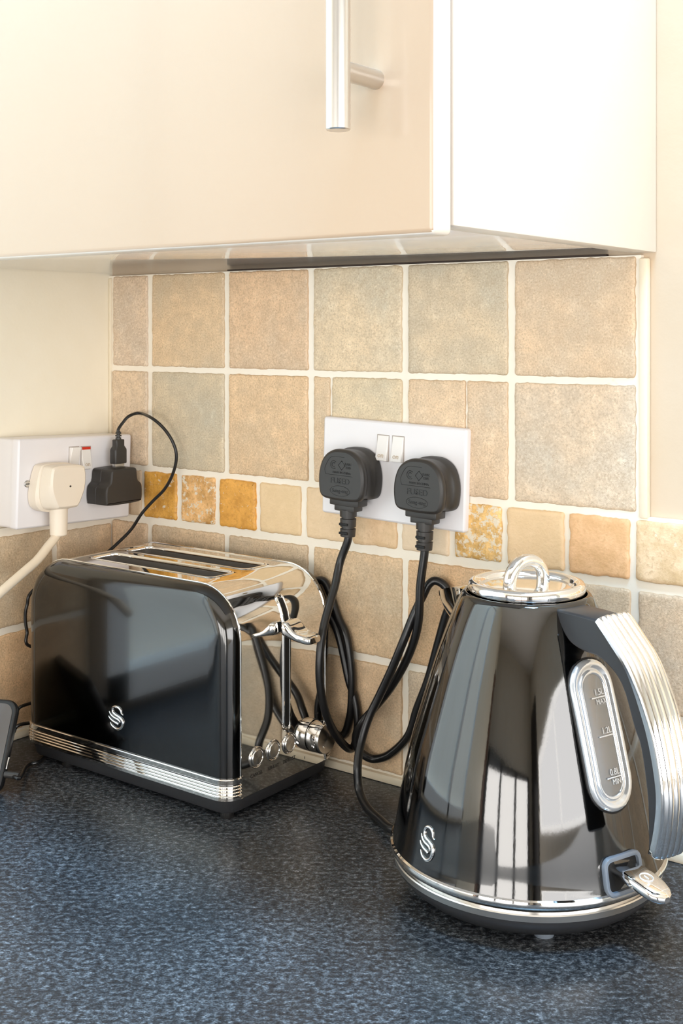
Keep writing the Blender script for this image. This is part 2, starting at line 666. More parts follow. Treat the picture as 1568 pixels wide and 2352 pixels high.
def tile(parent, fr, x0, z0, x1, z1, col, thick=0.0, amp=0.0009, trav=False, alpha=1.0):
    """fr maps (a, b, height off the wall)"""
    TCOUNT[0] += 1
    sd = TCOUNT[0]
    ol, clean = wavy_outline(x0, z0, x1, z1, amp, sd)
    rnd_ = random.Random(sd)
    h = (0.0062 if not trav else 0.0068) + rnd_.uniform(-0.0005, 0.0006) + thick
    l1 = offset_loop(ol, 0.0006)
    l2 = offset_loop(ol, 0.0017 + 0.0004 * math.sin(sd))
    b = MB()
    b.loft([[fr(x, z, 0.002) for x, z in ol], [fr(x, z, h - 0.0014) for x, z in ol], [fr(x, z, h - 0.0006) for x, z in l1]],
           True, False, False, 1)
    cxm, czm = (x0 + x1) / 2, (z0 + z1) / 2
    sx3 = max(0.2, 1 - max(0.07, 0.0042 / ((x1 - x0) / 2)))
    sz3 = max(0.2, 1 - max(0.07, 0.0042 / ((z1 - z0) / 2)))
    l3 = [(cxm + (x - cxm) * sx3, czm + (z - czm) * sz3) for x, z in clean]
    b.loft([[fr(x, z, h - 0.0006) for x, z in l1], [fr(x, z, h) for x, z in l2], [fr(x, z, h) for x, z in l3]], True, False, False, 0)
    n3 = len(l3)
    b.add([fr(x, z, h) for x, z in l3] + [fr(cxm, czm, h)], [(i, (i + 1) % n3, n3) for i in range(n3)], 0)
    o = b.build('tile', [M['travertine'] if trav else M['tile'], M['travertine'] if trav else M['tile_edge']], parent, angle=50)
    k, ds = (1.3, 0.0) if trav else (1.7, 0.10)
    lc = [c * k for c in srgb(*col)[:3]]
    lum = 0.3 * lc[0] + 0.6 * lc[1] + 0.1 * lc[2]
    lc = [c * (1 - ds) + lum * ds for c in lc]
    kk = min(1.0, (0.88 if trav else 0.85) / max(lc))
    o.color = (*[c * kk for c in lc], alpha)
    return o


GH = 0.0045  # grout face off the wall
# grout beds
b = MB()
b.box((XL, -GH, 0.0), (0.5335, 0, 0.4538)).box((0.5335, -GH, 0.0), (XR, 0, 0.2545))
grout_b = b.build('grout', M['grout'], wall_back, smooth=False)
b = MB().box((XL, -0.2785, 0.0), (XL + GH, -GH, 0.2065))
grout_l = b.build('grout', M['grout'], wall_left, smooth=False)

FB = Frame((0, 0, 0), (1, 0, 0), (0, 0, 1), (0, -1, 0))
cols = [XL + 0.006, 0.0035, 0.1095, 0.2137, 0.3180, 0.4222, 0.5325]
G = 0.0028
T1 = [(198, 180, 158), (186, 166, 136), (204, 178, 146), (190, 176, 150), (180, 167, 143), (188, 168, 141)]
T2 = [(186, 170, 148), (176, 166, 144), (212, 186, 150), (184, 172, 146), (198, 177, 149), (184, 170, 150)]
T3 = [(192, 172, 146), (184, 164, 136), (180, 162, 136), (192, 170, 138), (204, 172, 132), (196, 178, 152)]
T4 = [(186, 166, 138), (186, 164, 134), (184, 162, 132), (188, 166, 136), (180, 168, 148), (190, 170, 142)]
for i in range(6):
    x0, x1 = cols[i] + (G if i else 0), cols[i + 1] - G
    tile(wall_back, FB, x0, 0.3595, x1, 0.4532, T1[i])
    if i == 3:      # cut in two beside a hairline joint
        xm = at_y(768, 900, 0).x
        tile(wall_back, FB, x0, 0.2575, xm - 0.0006, 0.3545, (206, 184, 152))
        tile(wall_back, FB, xm + 0.0006, 0.2575, x1, 0.3545, T2[i])
    elif i == 4:
        xm = at_y(1078, 900, 0).x
        tile(wall_back, FB, x0, 0.2575, xm - 0.0004, 0.3545, (198, 178, 150))
        tile(wall_back, FB, xm + 0.0004, 0.2575, x1, 0.3545, T2[i])
    else:
        tile(wall_back, FB, x0, 0.2575, x1, 0.3545, T2[i])
cols2 = cols[:6] + [0.5285 + 0.1038 * k for k in range(9)]
for i in range(len(cols2) - 1):
    x0, x1 = cols2[i] + (G if i else 0), cols2[i + 1] - G
    tile(wall_back, FB, x0, 0.1085, x1, 0.1985, T3[i % 6])
    tile(wall_back, FB, x0, 0.0095, x1, 0.1025, T4[i % 6])
bu = [(-0.0495, -0.0085), (-0.0045, 0.0424), (0.0485, 0.0947), (0.1005, 0.1477), (0.152, 0.2025), (0.2087, 0.2570),
      (0.2612, 0.3098), (0.3148, 0.3633), (0.3682, 0.4136), (0.4185, 0.4699), (0.4740, 0.5250), (0.5298, 0.580), (0.586, 0.636),
      ] + [(0.642 + 0.056 * k, 0.692 + 0.056 * k) for k in range(13)]
bc = [((196, 174, 146), 0.25), ((200, 148, 66), 0.62), ((208, 164, 108), 0.8), ((208, 152, 70), 0.5), ((242, 212, 168), 0.12),
      ((240, 212, 174), 0.15), ((234, 202, 162), 0.3), ((240, 216, 184), 0.1), ((226, 184, 116), 0.95), ((241, 208, 164), 0.12),
      ((222, 178, 132), 0.3), ((242, 212, 172), 0.45), ((228, 188, 138), 0.3)] + [((236, 202, 156), 0.3), ((226, 184, 134), 0.35)] * 7
for (x0, x1), (c, a) in zip(bu, bc):
    tile(wall_back, FB, x0, 0.2055, x1, 0.2525, c, amp=0.0011, trav=True, alpha=a)

FL = Frame((XL, 0, 0), (0, 1, 0), (0, 0, 1), (1, 0, 0))
ly = [-0.0062, -0.0815, -0.1850, -0.2765]
LT1 = [(186, 168, 142), (184, 166, 138), (190, 172, 144), (182, 164, 138), (188, 168, 140), (184, 166, 138), (190, 170, 142)]
LT2 = [(190, 166, 134), (196, 168, 132), (188, 164, 132), (192, 168, 136), (190, 166, 134), (186, 164, 134), (190, 168, 136)]
for i in range(len(ly) - 1):
    y1, y0 = ly[i] - (G if i else 0), ly[i + 1] + G
    tile(wall_left, FL, y0, 0.1105, y1, (0.1945, 0.1985, 0.2005)[min(i, 2)], LT1[i])
    tile(wall_left, FL, y0, 0.0095, y1, 0.1045, LT2[i])
# sealant
b = MB().box((XL, -0.0085, 0.0), (0.9, -0.001, 0.0075), 0.002)
tag(b.build('sealant_bead', M['caulk'], wall_back))
b = MB().box((XL + 0.001, -0.2785, 0.0), (XL + 0.0085, -0.004, 0.0075), 0.002)
b.build('sealant_bead', M['caulk'], wall_left)
b = MB().box((0.5322, -0.0072, 0.2535), (0.5395, 0, 0.4515), 0.0018)
b.build('sealant_bead', M['caulk'], wall_back)
b = MB().box((XL, -0.0065, 0.2), (XL + 0.0048, 0, 0.4515), 0.0015)
b.build('sealant_bead', M['caulk'], wall_back)

# ------------------------------------------------------------------ worktop
b = MB()
pl = [(XL, 0), (XL, -2.6), (0.56, -2.6), (0.56, -0.62), (XR, -0.62), (XR, 0)]
b.loft([[V((x, y, -0.04)) for x, y in pl], [V((x, y, 0.0)) for x, y in pl]])
tag(b.build('worktop', M['worktop'], None, smooth=False), 'dark blue-black speckled laminate kitchen worktop under the toaster and kettle', 'worktop')

# ------------------------------------------------------------------ wall cabinet
cab = empty('wall_cabinet', (0.25, -0.15, 0.4554), 'white wall cabinet with a glossy cream door above the tiles', 'cabinet')
xs, zb, zt_ = 0.5441, 0.4554, 1.12
b = MB().box((xs - 0.018, -0.2915, zb), (xs, -0.0005, zt_), 0.0012)
b.build('side_panel', M['cab_side'], cab)
b = MB().box((XL + 0.001, -0.2905, zb + 0.0008), (xs - 0.018, -0.004, zb + 0.018), 0.0005)
b.build('bottom_panel', M['cab_under'], cab)
b = MB().box((XL + 0.001, -0.2905, zb + 0.018), (XL + 0.018, -0.004, zt_))
b.box((XL + 0.001, -0.2905, zt_ - 0.018), (xs - 0.018, -0.004, zt_)).box((XL + 0.018, -0.012, zb + 0.018), (xs - 0.018, -0.004, zt_))
b.build('carcass', M['cab_side'], cab, smooth=False)
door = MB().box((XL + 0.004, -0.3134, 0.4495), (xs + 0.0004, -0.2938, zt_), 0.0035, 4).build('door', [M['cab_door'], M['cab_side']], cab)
for p in door.data.polygons:          # edge faces coloured white, painting in the window light
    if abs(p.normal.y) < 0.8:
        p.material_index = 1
hx, hy = 0.5055, -0.3134 - 0.036
b = MB()
b.lathe([(0.0062, 0.5055), (0.0068, 0.5061), (0.0068, 0.86), (0.0062, 0.8606)], 40, Frame((hx, hy, 0), (1, 0, 0), (0, 1, 0), (0, 0, 1)))
for z in (0.5390, 0.8275):
    b.lathe([(0.0056, 0.0), (0.0056, 0.036)], 32, Frame((hx, hy, z), (1, 0, 0), (0, 0, 1), (0, 1, 0)))
b.build('handle', M['brushed'], door)
MB().box((0.11, -0.0050, 0.4541), (0.505, -0.0005, 0.4555)).build('painted_shadow_strip', M['dark_gap'], cab, smooth=False)  # dark strip painting the shadow gap between cabinet and tiles

# ------------------------------------------------------------------ double sockets


def socket_plate(root, fr, wdt, hgt, depth, back):
    """fr origin = plate centre on the wall; c axis = out of the wall"""
    b = MB()
    ol = rrect(-wdt / 2, -hgt / 2, wdt / 2, hgt / 2, 0.0025, 4)
    loops = [[fr(x, y, back) for x, y in ol], [fr(x, y, depth - 0.0016) for x, y in ol]]
    for d, h in ((0.0006, 0.0006), (0.0018, 0.0)):
        loops.append([fr(x, y, depth - h) for x, y in offset_loop(ol, d)])
    b.loft(loops)
    return b.build('faceplate', M['socket_white'], root)


def rocker(root, fr, cx, cy, depth, on=True):
    """rocker switch pressed at its lower or upper end, with a recessed surround"""
    wd, hg = 0.0115, 0.0215
    b = MB().box((cx - wd / 2 - 0.0007, cy - hg / 2 - 0.0008, depth - 0.0005), (cx + wd / 2 + 0.0007, cy + hg / 2 + 0.0008, depth + 0.00015), frame=fr)
    b.build('switch_surround', M['switch_gap'], root, smooth=False)
    b = MB()
    top, bot = (0.0006, 0.0042) if on else (0.0042, 0.0006)
    pr = [(-hg / 2, -0.002), (-hg / 2, bot), (-hg / 2 + 0.0012, bot + 0.0002), (0, (top + bot) / 2 - 0.0003), (hg / 2 - 0.0012, top + 0.0002), (hg / 2, top), (hg / 2, -0.002)]
    loops = []
    for x, sh in ((-wd / 2, 0.0005), (-wd / 2 + 0.0006, 0.0), (wd / 2 - 0.0006, 0.0), (wd / 2, 0.0005)):
        loops.append([fr(cx + x, cy + y, depth + max(-0.002, h - sh)) for y, h in pr])
    b.loft(loops)
    s = b.build('switch', M['switch_white'], root, angle=25)
    if on:
        sl = (bot - top) / hg
        f2 = lambda a, c, d=0.0: fr(cx + a, cy - 0.0062 + c, depth + (top + bot) / 2 + 0.0002 + sl * 0.0062 - sl * c + 0.00025 + d)
        text_mesh('lettering', 'on', 0.0062, f2, M['switch_print'], s)
    return s


def screw(root, fr, cx, cy, depth, mat):
    f2 = Frame(fr(cx, cy, depth), fr(1, 0, 0) - fr(0, 0, 0), fr(0, 1, 0) - fr(0, 0, 0), fr(0, 0, 1) - fr(0, 0, 0))
    b = MB().lathe([(0.0034, -0.001), (0.0034, 0.0006), (0.0026, 0.0014), (0.0001, 0.0017)], 24, f2)
    s = b.build('screw', mat, root)
    MB().box((-0.0028, -0.0004, 0.0009), (0.0028, 0.0004, 0.0018), frame=f2).build('screw_slot', M['deep_black'], s, smooth=False)


def rot_frame(o, ax, ay, an, deg):
    o, ax, ay, an = V(o), V(ax), V(ay), V(an)
    c, s = math.cos(math.radians(deg)), math.sin(math.radians(deg))
    return Frame(o, ax * c + ay * s, ay * c - ax * s, an)


# on the back wall
SD = 0.0115 + 0.0045
c0 = V((0.3082, 0, 0.2733))
sb = empty('wall_socket', (c0.x, -0.006, c0.z), 'white double wall socket holding two black plugs on the tiles', 'socket')
FSB = rot_frame((c0.x, 0, c0.z), (1, 0, 0), (0, 0, 1), (0, -1, 0), -1.6)
socket_plate(sb, FSB, 0.1505, 0.0868, 0.0125, 0.006)
rocker(sb, FSB, -0.0090, 0.0205, 0.0125)
rocker(sb, FSB, 0.0068, 0.0207, 0.0125)
screw(sb, FSB, 0.0655, 0.0005, 0.0125, M['screw_brass'])
screw(sb, FSB, -0.0655, 0.0005, 0.0125, M['screw_brass'])

# on the left wall, on a deep surface box
xf = XL + 0.038
c1 = V((XL, -0.0815, 0.2493))
sl_ = empty('wall_socket', (XL + 0.006, c1.y, c1.z), 'white double socket on a deep surface box under yellowed plaster', 'socket')
FSL = rot_frame((XL, c1.y, c1.z), (0, 1, 0), (0, 0, 1), (1, 0, 0), -2.0)
socket_plate(sl_, FSL, 0.1435, 0.0848, 0.038, 0.0292)
b = MB()
ol = rrect(-0.0712, -0.042, 0.0712, 0.042, 0.003, 4)
b.loft([[FSL(x, y, 0.0005) for x, y in ol], [FSL(x, y, 0.029) for x, y in ol]])
b.build('back_box', M['socket_white'], sl_)
rocker(sl_, FSL, -0.0045, 0.0215, 0.038, on=False)
sw = rocker(sl_, FSL, 0.0105, 0.0212, 0.038)
b = MB().box((0.0052, 0.0293, 0.0384), (0.0158, 0.0320, 0.0392), frame=FSL)
b.build('red_flag', M['switch_red'], sw, smooth=False)
screw(sl_, FSL, -0.0605, 0.0, 0.038, M['screw_steel'])

# ------------------------------------------------------------------ black moulded plugs and their cords
DOL = []
for p in spline([V((-0.0215, -0.0195, 0)), V((-0.012, -0.0222, 0)), V((0.012, -0.0222, 0)), V((0.0215, -0.0195, 0)), V((0.0244, -0.010, 0)),
                 V((0.0240, 0.003, 0)), V((0.0195, 0.0145, 0)), V((0.0105, 0.0210, 0)), V((0, 0.0224, 0)), V((-0.0105, 0.0210, 0)),
                 V((-0.0195, 0.0145, 0)), V((-0.0240, 0.003, 0)), V((-0.0244, -0.010, 0))], 5, True):
    DOL.append((p.x, p.y))


def black_plug(root, fr, d0):
    """fr: a right, b up, c out; d0 = faceplate depth"""
    b = MB()
    loops = []
    for h, d in ((0.0003, 0.0012), (0.0015, 0.0), (0.0085, 0.0), (0.0105, 0.0012), (0.0135, 0.0036), (0.019, 0.0036), (0.0225, 0.0012),
                 (0.0245, 0.0), (0.0272, 0.0002), (0.0288, 0.0010), (0.0297, 0.0026)):
        # the waist is a grip at the sides only
        ol = offset_loop(DOL, min(d, 0.0012)) if 0.010 < h < 0.022 else offset_loop(DOL, d)
        if 0.010 < h < 0.022:
            k = d - 0.0012
            ol = [(x - math.copysign(k, x) * max(0, (abs(x) - 0.014) / 0.0105), y) for x, y in ol]
        loops.append([fr(x, y, d0 + h) for x, y in ol])
    b.loft(loops)
    body = b.build('plug_body', M['plug_black'], root, angle=40)
    zf = d0 + 0.0298
    # moulded writing
    ff = lambda dx, dy: (lambda a, c, h=0.0: fr(a + dx, c + dy, zf + h))
    text_mesh('lettering', 'FUSED', 0.0072, ff(0.0, -0.0052), M['plug_print'], body, 0.0002)
    text_mesh('lettering', 'MADE IN CHINA', 0.0026, ff(0.0015, 0.0022), M['plug_print'], body, 0.0002)
    text_mesh('lettering', 'BABC\n2205', 0.0030, ff(0.0085, 0.0085), M['plug_print'], body, 0.0002)
    text_mesh('lettering', 'Sang-eng', 0.0048, ff(0.0, -0.0136), M['plug_print'], body, 0.0002)
    b = MB()
    b.tube([fr(0.0105 * math.cos(t * PI / 18), -0.0137 + 0.0044 * math.sin(t * PI / 18), zf) for t in range(36)], 0.00022, 5, True)
    b.tube([fr(x, y, zf) for x, y in ((0.013, -0.0002), (-0.0155, -0.0002))], 0.0002, 5)
    b.tube(spline([fr(x, y, zf) for x, y in ((-0.0155, -0.0002), (-0.0168, 0.004), (-0.0150, 0.009), (-0.011, 0.0145), (-0.006, 0.0158), (0.004, 0.0158))], 4), 0.0002, 5)
    b.tube([fr(0.0015 + x, 0.0086 + y, zf) for x, y in ((0.0036, 0), (0, 0.004), (-0.0036, 0), (0, -0.004))], 0.0003, 5, True)
    b.tube([fr(-0.0072 + 0.0034 * math.cos(a / 10), 0.0086 + 0.0034 * math.sin(a / 10), zf) for a in range(8, 54, 3)], 0.0003, 5)
    b.tube([fr(-0.0072 + 0.0018 * math.cos(a / 10), 0.0086 + 0.0018 * math.sin(a / 10), zf) for a in range(8, 54, 3)], 0.0003, 5)
    b.build('moulded_mark', M['plug_print'], body)
    f3 = Frame(fr(-0.001, -0.0062, zf), fr(1, 0, 0) - fr(0, 0, 0), fr(0, 1, 0) - fr(0, 0, 0), fr(0, 0, 1) - fr(0, 0, 0))
    MB().lathe([(0.0007, -0.0003), (0.0007, 0.0003)], 12, f3).build('pin_hole', M['deep_black'], body)
    # cord grip
    b = MB()
    cz = d0 + 0.0165
    b.box((-0.0155, -0.0275, cz - 0.0075), (0.0155, -0.0205, cz + 0.0075), 0.0012, frame=fr)
    b.box((-0.0108, -0.0322, cz - 0.0066), (0.0108, -0.0268, cz + 0.0066), 0.001, frame=fr)
    ax = Frame(fr(0, -0.031, cz), fr(1, 0, 0) - fr(0, 0, 0), fr(0, 0, 1) - fr(0, 0, 0), fr(0, -1, 0) - fr(0, 0, 0))
    b.lathe([(0.0076, 0), (0.0074, 0.0062), (0.0058, 0.0064), (0.0058, 0.0078), (0.0072, 0.008), (0.0070, 0.0150), (0.0056, 0.0152),
             (0.0056, 0.0166), (0.0070, 0.0168), (0.0066, 0.0235), (0.005, 0.024)], 24, ax)
    g = b.build('cord_grip', M['plug_black'], root, angle=40)
    b = MB()
    for hh in (0.0125, 0.0202):
        b.box((-0.0045, -0.031 - hh - 0.0011, cz + 0.0058), (0.0045, -0.031 - hh + 0.0011, cz + 0.0076), 0.0004, frame=fr)
    b.build('grip_slot', M['deep_black'], g)
    return fr(0, -0.0545, cz)


d0 = 0.0125
pr = empty('power_plug', (0.352, -0.02, 0.268), 'black moulded plug beside the brass screw, its cord looping behind the kettle', 'plug', 'black plugs in the back wall socket')
FPR = rot_frame((0.3548, 0, 0.2680), (1, 0, 0), (0, 0, 1), (0, -1, 0), -1.6)
e1 = black_plug(pr, FPR, d0)
pl_ = empty('power_plug', (0.275, -0.02, 0.271), 'black moulded plug with its cord hanging across the toaster dial', 'plug', 'black plugs in the back wall socket')
FPL = rot_frame((0.2752, 0, 0.2712), (1, 0, 0), (0, 0, 1), (0, -1, 0), -1.6)
e2 = black_plug(pl_, FPL, d0)

CR = 0.0036
kp = [e1 + V((0, 0, 0.004)), e1 - V((0, 0, 0.004))]
for u, v, y in ((965, 1343, -0.03), (960, 1432, -0.029), (939, 1503, -0.027), (900, 1575, -0.024), (857, 1629, -0.019), (829, 1661, -0.022),
                (817, 1692, -0.022), (821, 1718, -0.020), (840, 1737, -0.0165), (862, 1743, -0.0125), (896, 1732, -0.0125), (937, 1690, -0.0125),
                (957, 1629, -0.0125), (983, 1560, -0.0125), (1005, 1480, -0.0125), (1020, 1425, -0.0125), (1033, 1380, -0.013),
                (1022, 1347, -0.014), (1000, 1334, -0.016), (984, 1343, -0.019), (972, 1366, -0.022), (950, 1412, -0.028), (925, 1475, -0.034),
                (898, 1540, -0.036), (870, 1600, -0.038), (846, 1650, -0.042), (829, 1705, -0.048), (821, 1760, -0.056)):
    kp.append(at_y(u, v, y))
for u, v, z in ((825, 1815, 0.012), (843, 1855, 0.0055), (873, 1884, 0.0045), (908, 1908, 0.0075)):
    kp.append(at_z(u, v, z))
kp.append(kp[-1] + (V((0.41, -0.1, 0.012)) - kp[-1]))
MB().tube(spline(kp, 7), CR, 14).build('cable', M['cable_black'], pr)

tp = [e2 + V((0, 0, 0.004)), e2 - V((0, 0, 0.004))]
for u, v, y in ((781, 1290, -0.031), (769, 1345, -0.039), (756, 1390, -0.048), (743, 1440, -0.057), (735, 1500, -0.063), (734, 1560, -0.064),
                (743, 1620, -0.060), (758, 1665, -0.052), (780, 1700, -0.038), (800, 1719, -0.024), (812, 1715, -0.0135), (819, 1688, -0.0125),
                (821, 1650, -0.0125), (815, 1605, -0.012), (801, 1562, -0.012)):
    tp.append(at_y(u, v, y))
for p in ((0.248, -0.0110, 0.128), (0.228, -0.0108, 0.15), (0.222, -0.0108, 0.165), (0.235, -0.0108, 0.168)):
    tp.append(V(p))
for u, v, y in ((776, 1417, -0.0110), (795, 1460, -0.0125), (806, 1530, -0.0135), (808, 1590, -0.0135), (803, 1648, -0.0120), (786, 1690, -0.0107)):
    tp.append(at_y(u, v, y))
for p in ((0.235, -0.0105, 0.035), (0.2, -0.0105, 0.028), (0.14, -0.0105, 0.026)):
    tp.append(V(p))
MB().tube(spline(tp, 7), CR, 14).build('cable', M['cable_black'], pl_)

# ------------------------------------------------------------------ cream plug and cord on the left wall
wp = empty('power_plug', (xf, -0.12, 0.245), 'cream three-pin plug with a thick cream cord in the left socket', 'plug')
FWP = rot_frame((xf, -0.1165, 0.2475), (0, 1, 0), (0, 0, 1), (1, 0, 0), -2.0)
back = [(-0.0225, -0.018), (-0.012, -0.0235), (0.012, -0.0235), (0.0225, -0.018), (0.0252, -0.008), (0.0238, 0.004), (0.0205, 0.0165), (0.016, 0.0212), (0, 0.0222),
        (-0.016, 0.0212), (-0.0205, 0.0165), (-0.0238, 0.004), (-0.0252, -0.008)]
front = [(-0.0135, -0.0175), (-0.008, -0.0195), (0.008, -0.0195), (0.0135, -0.0175), (0.0195, -0.006), (0.0215, 0.004), (0.0205, 0.0160), (0.0165, 0.0204), (0, 0.0212),
         (-0.0165, 0.0204), (-0.0205, 0.0160), (-0.0215, 0.004), (-0.0195, -0.006)]


def sm(pts, k=4):
    return [(p.x, p.y) for p in spline([V((x, y, 0)) for x, y in pts], k, True)]


b = MB()
loops = []
for h, t, d in ((0.0003, 0, 0.001), (0.0015, 0, 0), (0.012, 0, 0), (0.0132, 0.0, 0.0012), (0.0142, 0.25, 0.0016), (0.0155, 0.35, 0.0004), (0.0245, 0.85, 0.0), (0.0285, 1.0, 0.0004),
                (0.030, 1.0, 0.0022)):
    o2 = [(a[0] * (1 - t) + c[0] * t, a[1] * (1 - t) + c[1] * t) for a, c in zip(back, front)]
    loops.append([FWP(x, y, h) for x, y in offset_loop(sm(o2), d)])
b.loft(loops)
wb = b.build('plug_body', M['plug_cream'], wp, angle=38)
f3 = Frame(FWP(0.0015, 0.0012, 0.0301), (0, 1, 0), (0, 0, 1), (1, 0, 0))
MB().lathe([(0.001, -0.0003), (0.001, 0.0002)], 12, f3).build('pin_hole', M['dark_gap'], wb)
axw = Frame(FWP(0.0, -0.017, 0.0155), (0, 1, 0), (1, 0, 0), (0, 0, -1))
MB().lathe([(0.0088, 0), (0.0086, 0.010), (0.0082, 0.0285), (0.0074, 0.0295), (0.004, 0.0296)], 28, axw).build('cord_sleeve', M['plug_cream'], wp)
p0 = FWP(0.0, -0.0445, 0.0155)
wpts = [p0 + V((0, 0, 0.01)), p0]
for u, v, x in ((108, 1258, 0.0), (85, 1287, 0.006), (50, 1318, 0.012), (0, 1362, 0.018), (-60, 1420, 0.02), (-140, 1520, 0.02)):
    wpts.append(at_x(u, v, x))
MB().tube(spline(wpts, 8), 0.0043, 14).build('cable', M['cable_cream'], wp)

# ------------------------------------------------------------------ cloud-outlined usb charger and its cable
ch = empty('usb_charger', (xf, -0.047, 0.243), 'small black wall charger with a cloud-shaped outline in the left socket', 'charger')
ccy, ccz = at_x(286, 1118, 0.009).y, at_x(286, 1118, 0.009).z
FCH = Frame((xf, ccy, ccz), (0, 1, 0), (0, 0, 1), (1, 0, 0))
co = [(-0.021, -0.0168), (0, -0.0175), (0.021, -0.0168), (0.0238, -0.0145), (0.0245, -0.008), (0.0240, -0.0005), (0.0218, 0.0028), (0.0190, 0.0050), (0.0178, 0.0090),
      (0.0172, 0.0150), (0.0150, 0.0178), (0.008, 0.0184), (-0.008, 0.0184), (-0.0150, 0.0178), (-0.0172, 0.0150), (-0.0178, 0.0090), (-0.0190, 0.0050), (-0.0218, 0.0028),
      (-0.0240, -0.0005), (-0.0245, -0.008), (-0.0238, -0.0145)]
co = sm(co, 3)
b = MB()
loops = []
for h, d in ((0.0002, 0.001), (0.0012, 0), (0.0135, 0), (0.0139, 0.0005), (0.0143, 0), (0.0268, 0), (0.0284, 0.0006), (0.029, 0.002)):
    loops.append([FCH(x, y, h) for x, y in offset_loop(co, d)])
b.loft(loops)
b.build('charger_body', M['plug_black'], ch, angle=40)
us = empty('usb_cable', FCH(0.0, 0.0184, 0.014), 'thin black usb cable arching up out of the cloud-shaped charger', 'cable')
FU = Frame(FCH(0.0060, 0.0184, 0.0135), (0, 1, 0), (1, 0, 0), (0, 0, 1))
MB().box((-0.006, -0.0024, -0.002), (0.006, 0.0024, 0.0036), 0.0003, frame=FU).build('connector_shell', M['screw_steel'], us)
b = MB()
gl = [(0.0078, 0.0044, 0.0034), (0.0080, 0.0046, 0.0045), (0.0080, 0.0046, 0.0165), (0.0077, 0.0044, 0.018), (0.0056, 0.0038, 0.021), (0.0056, 0.0038, 0.0268), (0.0050, 0.0034, 0.0275)]
b.loft([[FU(x, y, h) for x, y in rrect(-a, -c, a, c, 0.0018, 3)] for a, c, h in gl])
b.build('connector_grip', M['plug_black'], us, angle=40)
b = MB().lathe([(0.0030, 0.027), (0.0028, 0.0295), (0.0018, 0.0297), (0.0018, 0.0303), (0.0032, 0.0305), (0.0031, 0.032), (0.0018, 0.0322), (0.0018, 0.0328), (0.003, 0.033), (0.0028, 0.0345), (0.0016, 0.036)], 16, FU)
b.build('strain_relief', M['plug_black'], us)
up = [FU(0, 0, 0.0335), FU(0, 0, 0.0375)]
for u, v, x in ((281, 972, -0.006), (296, 956, -0.004), (320, 949, 0.0)):
    up.append(at_x(u, v, x))
for u, v, y in ((348, 960, -0.026), (376, 984, -0.022), (397, 1016, -0.018), (405, 1048, -0.016), (398, 1085, -0.016),
                (379, 1122, -0.018), (350, 1152, -0.022), (325, 1180, -0.026), (302, 1215, -0.028)):
    up.append(at_y(u, v, y))
for u, v, x in ((275, 1243, -0.008), (247, 1268, -0.014), (205, 1300, -0.020)):
    up.append(at_x(u, v, x))
up += [V((-0.024, -0.085, 0.168))]
for u, v, x in ((77, 1355, -0.028), (62, 1390, -0.030), (58, 1418, -0.031), (62, 1450, -0.030), (72, 1485, -0.028)):
    up.append(at_x(u, v, x))
up += [V((-0.022, -0.07, 0.085)), V((-0.024, -0.075, 0.05)), V((-0.03, -0.09, 0.038))]
for u, v, x in ((58, 1619, -0.034), (38, 1632, -0.036), (12, 1650, -0.036), (0, 1672, -0.034), (10, 1694, -0.03), (30, 1683, -0.026), (56, 1662, -0.022)):
    up.append(at_x(u, v, x))
up += [V((-0.018, -0.075, 0.010)), V((-0.010, -0.080, 0.0028)), V((0.010, -0.092, 0.0020)), V((0.034, -0.125, 0.0020))]
for u, v, z in ((114, 1736, 0.0020), (88, 1750, 0.0026), (62, 1759, 0.0032), (47, 1761, 0.006)):
    up.append(at_z(u, v, z))
USB_R = 0.0016
usb_end = up[-1]

# ------------------------------------------------------------------ phone leaning by the left wall
ph = empty('smartphone', at_z(-4, 1836, 0), 'smartphone with a dark blank screen leaning on its long edge left of the toaster', 'phone')
p0 = at_z(-2, 1826, 0.001)
ld = (RT * -0.97 + FW * 0.24).normalized()
hz = V((ld.y, -ld.x, 0))                      # horizontally backwards
hz = hz if hz.dot(FW) > 0 else -hz
lean = (hz * 0.42 + V((0, 0, 0.907))).normalized()
nrm = lean.cross(ld)
nrm = nrm if nrm.dot(FW) < 0 else -nrm
FP = Frame(p0, -ld, lean, nrm)                # a: towards the right short edge (0 = edge)
PL, PW = 0.112, 0.078
ol = rrect(-PL, 0, 0, PW, 0.0105, 6)
b = MB()
loops = []
for h, d in ((-0.0078, 0.0022), (-0.0068, 0.0005), (-0.005, 0.0), (-0.0016, 0.0), (-0.0004, 0.0006), (0.0, 0.0016)):
    loops.append([FP(x, y, h) for x, y in offset_loop(ol, d)])
b.loft(loops)
b.build('phone_case', M['cable_black'], ph, angle=40)
b = MB()
ols = rrect(-PL + 0.0035, 0.0035, -0.0035, PW - 0.0035, 0.0085, 6)
b.loft([[FP(x, y, -0.0004) for x, y in ols], [FP(x, y, 0.0004) for x, y in ols]])
b.build('screen', M['screen'], ph)
b = MB().box((-0.0004, 0.021, -0.0048), (0.0009, 0.031, -0.0022), 0.0004, frame=FP)
b.build('side_button', M['brushed'], ph)
# the cable ends in the phone's short edge
port = FP(0.006, 0.017, -0.0035)
up[-1] = FP(0.014, 0.015, -0.0035)
up.append(port)
MB().tube(spline(up, 7), USB_R, 10).build('cable', M['cable_black'], us)
f3 = Frame(port, FP(0, 1, 0) - FP(0, 0, 0), FP(0, 0, 1) - FP(0, 0, 0), FP(1, 0, 0) - FP(0, 0, 0))
MB().lathe([(0.0022, -0.0066), (0.0030, -0.006), (0.0030, 0.004), (0.0022, 0.007)], 16, f3).build('phone_connector', M['plug_black'], us)

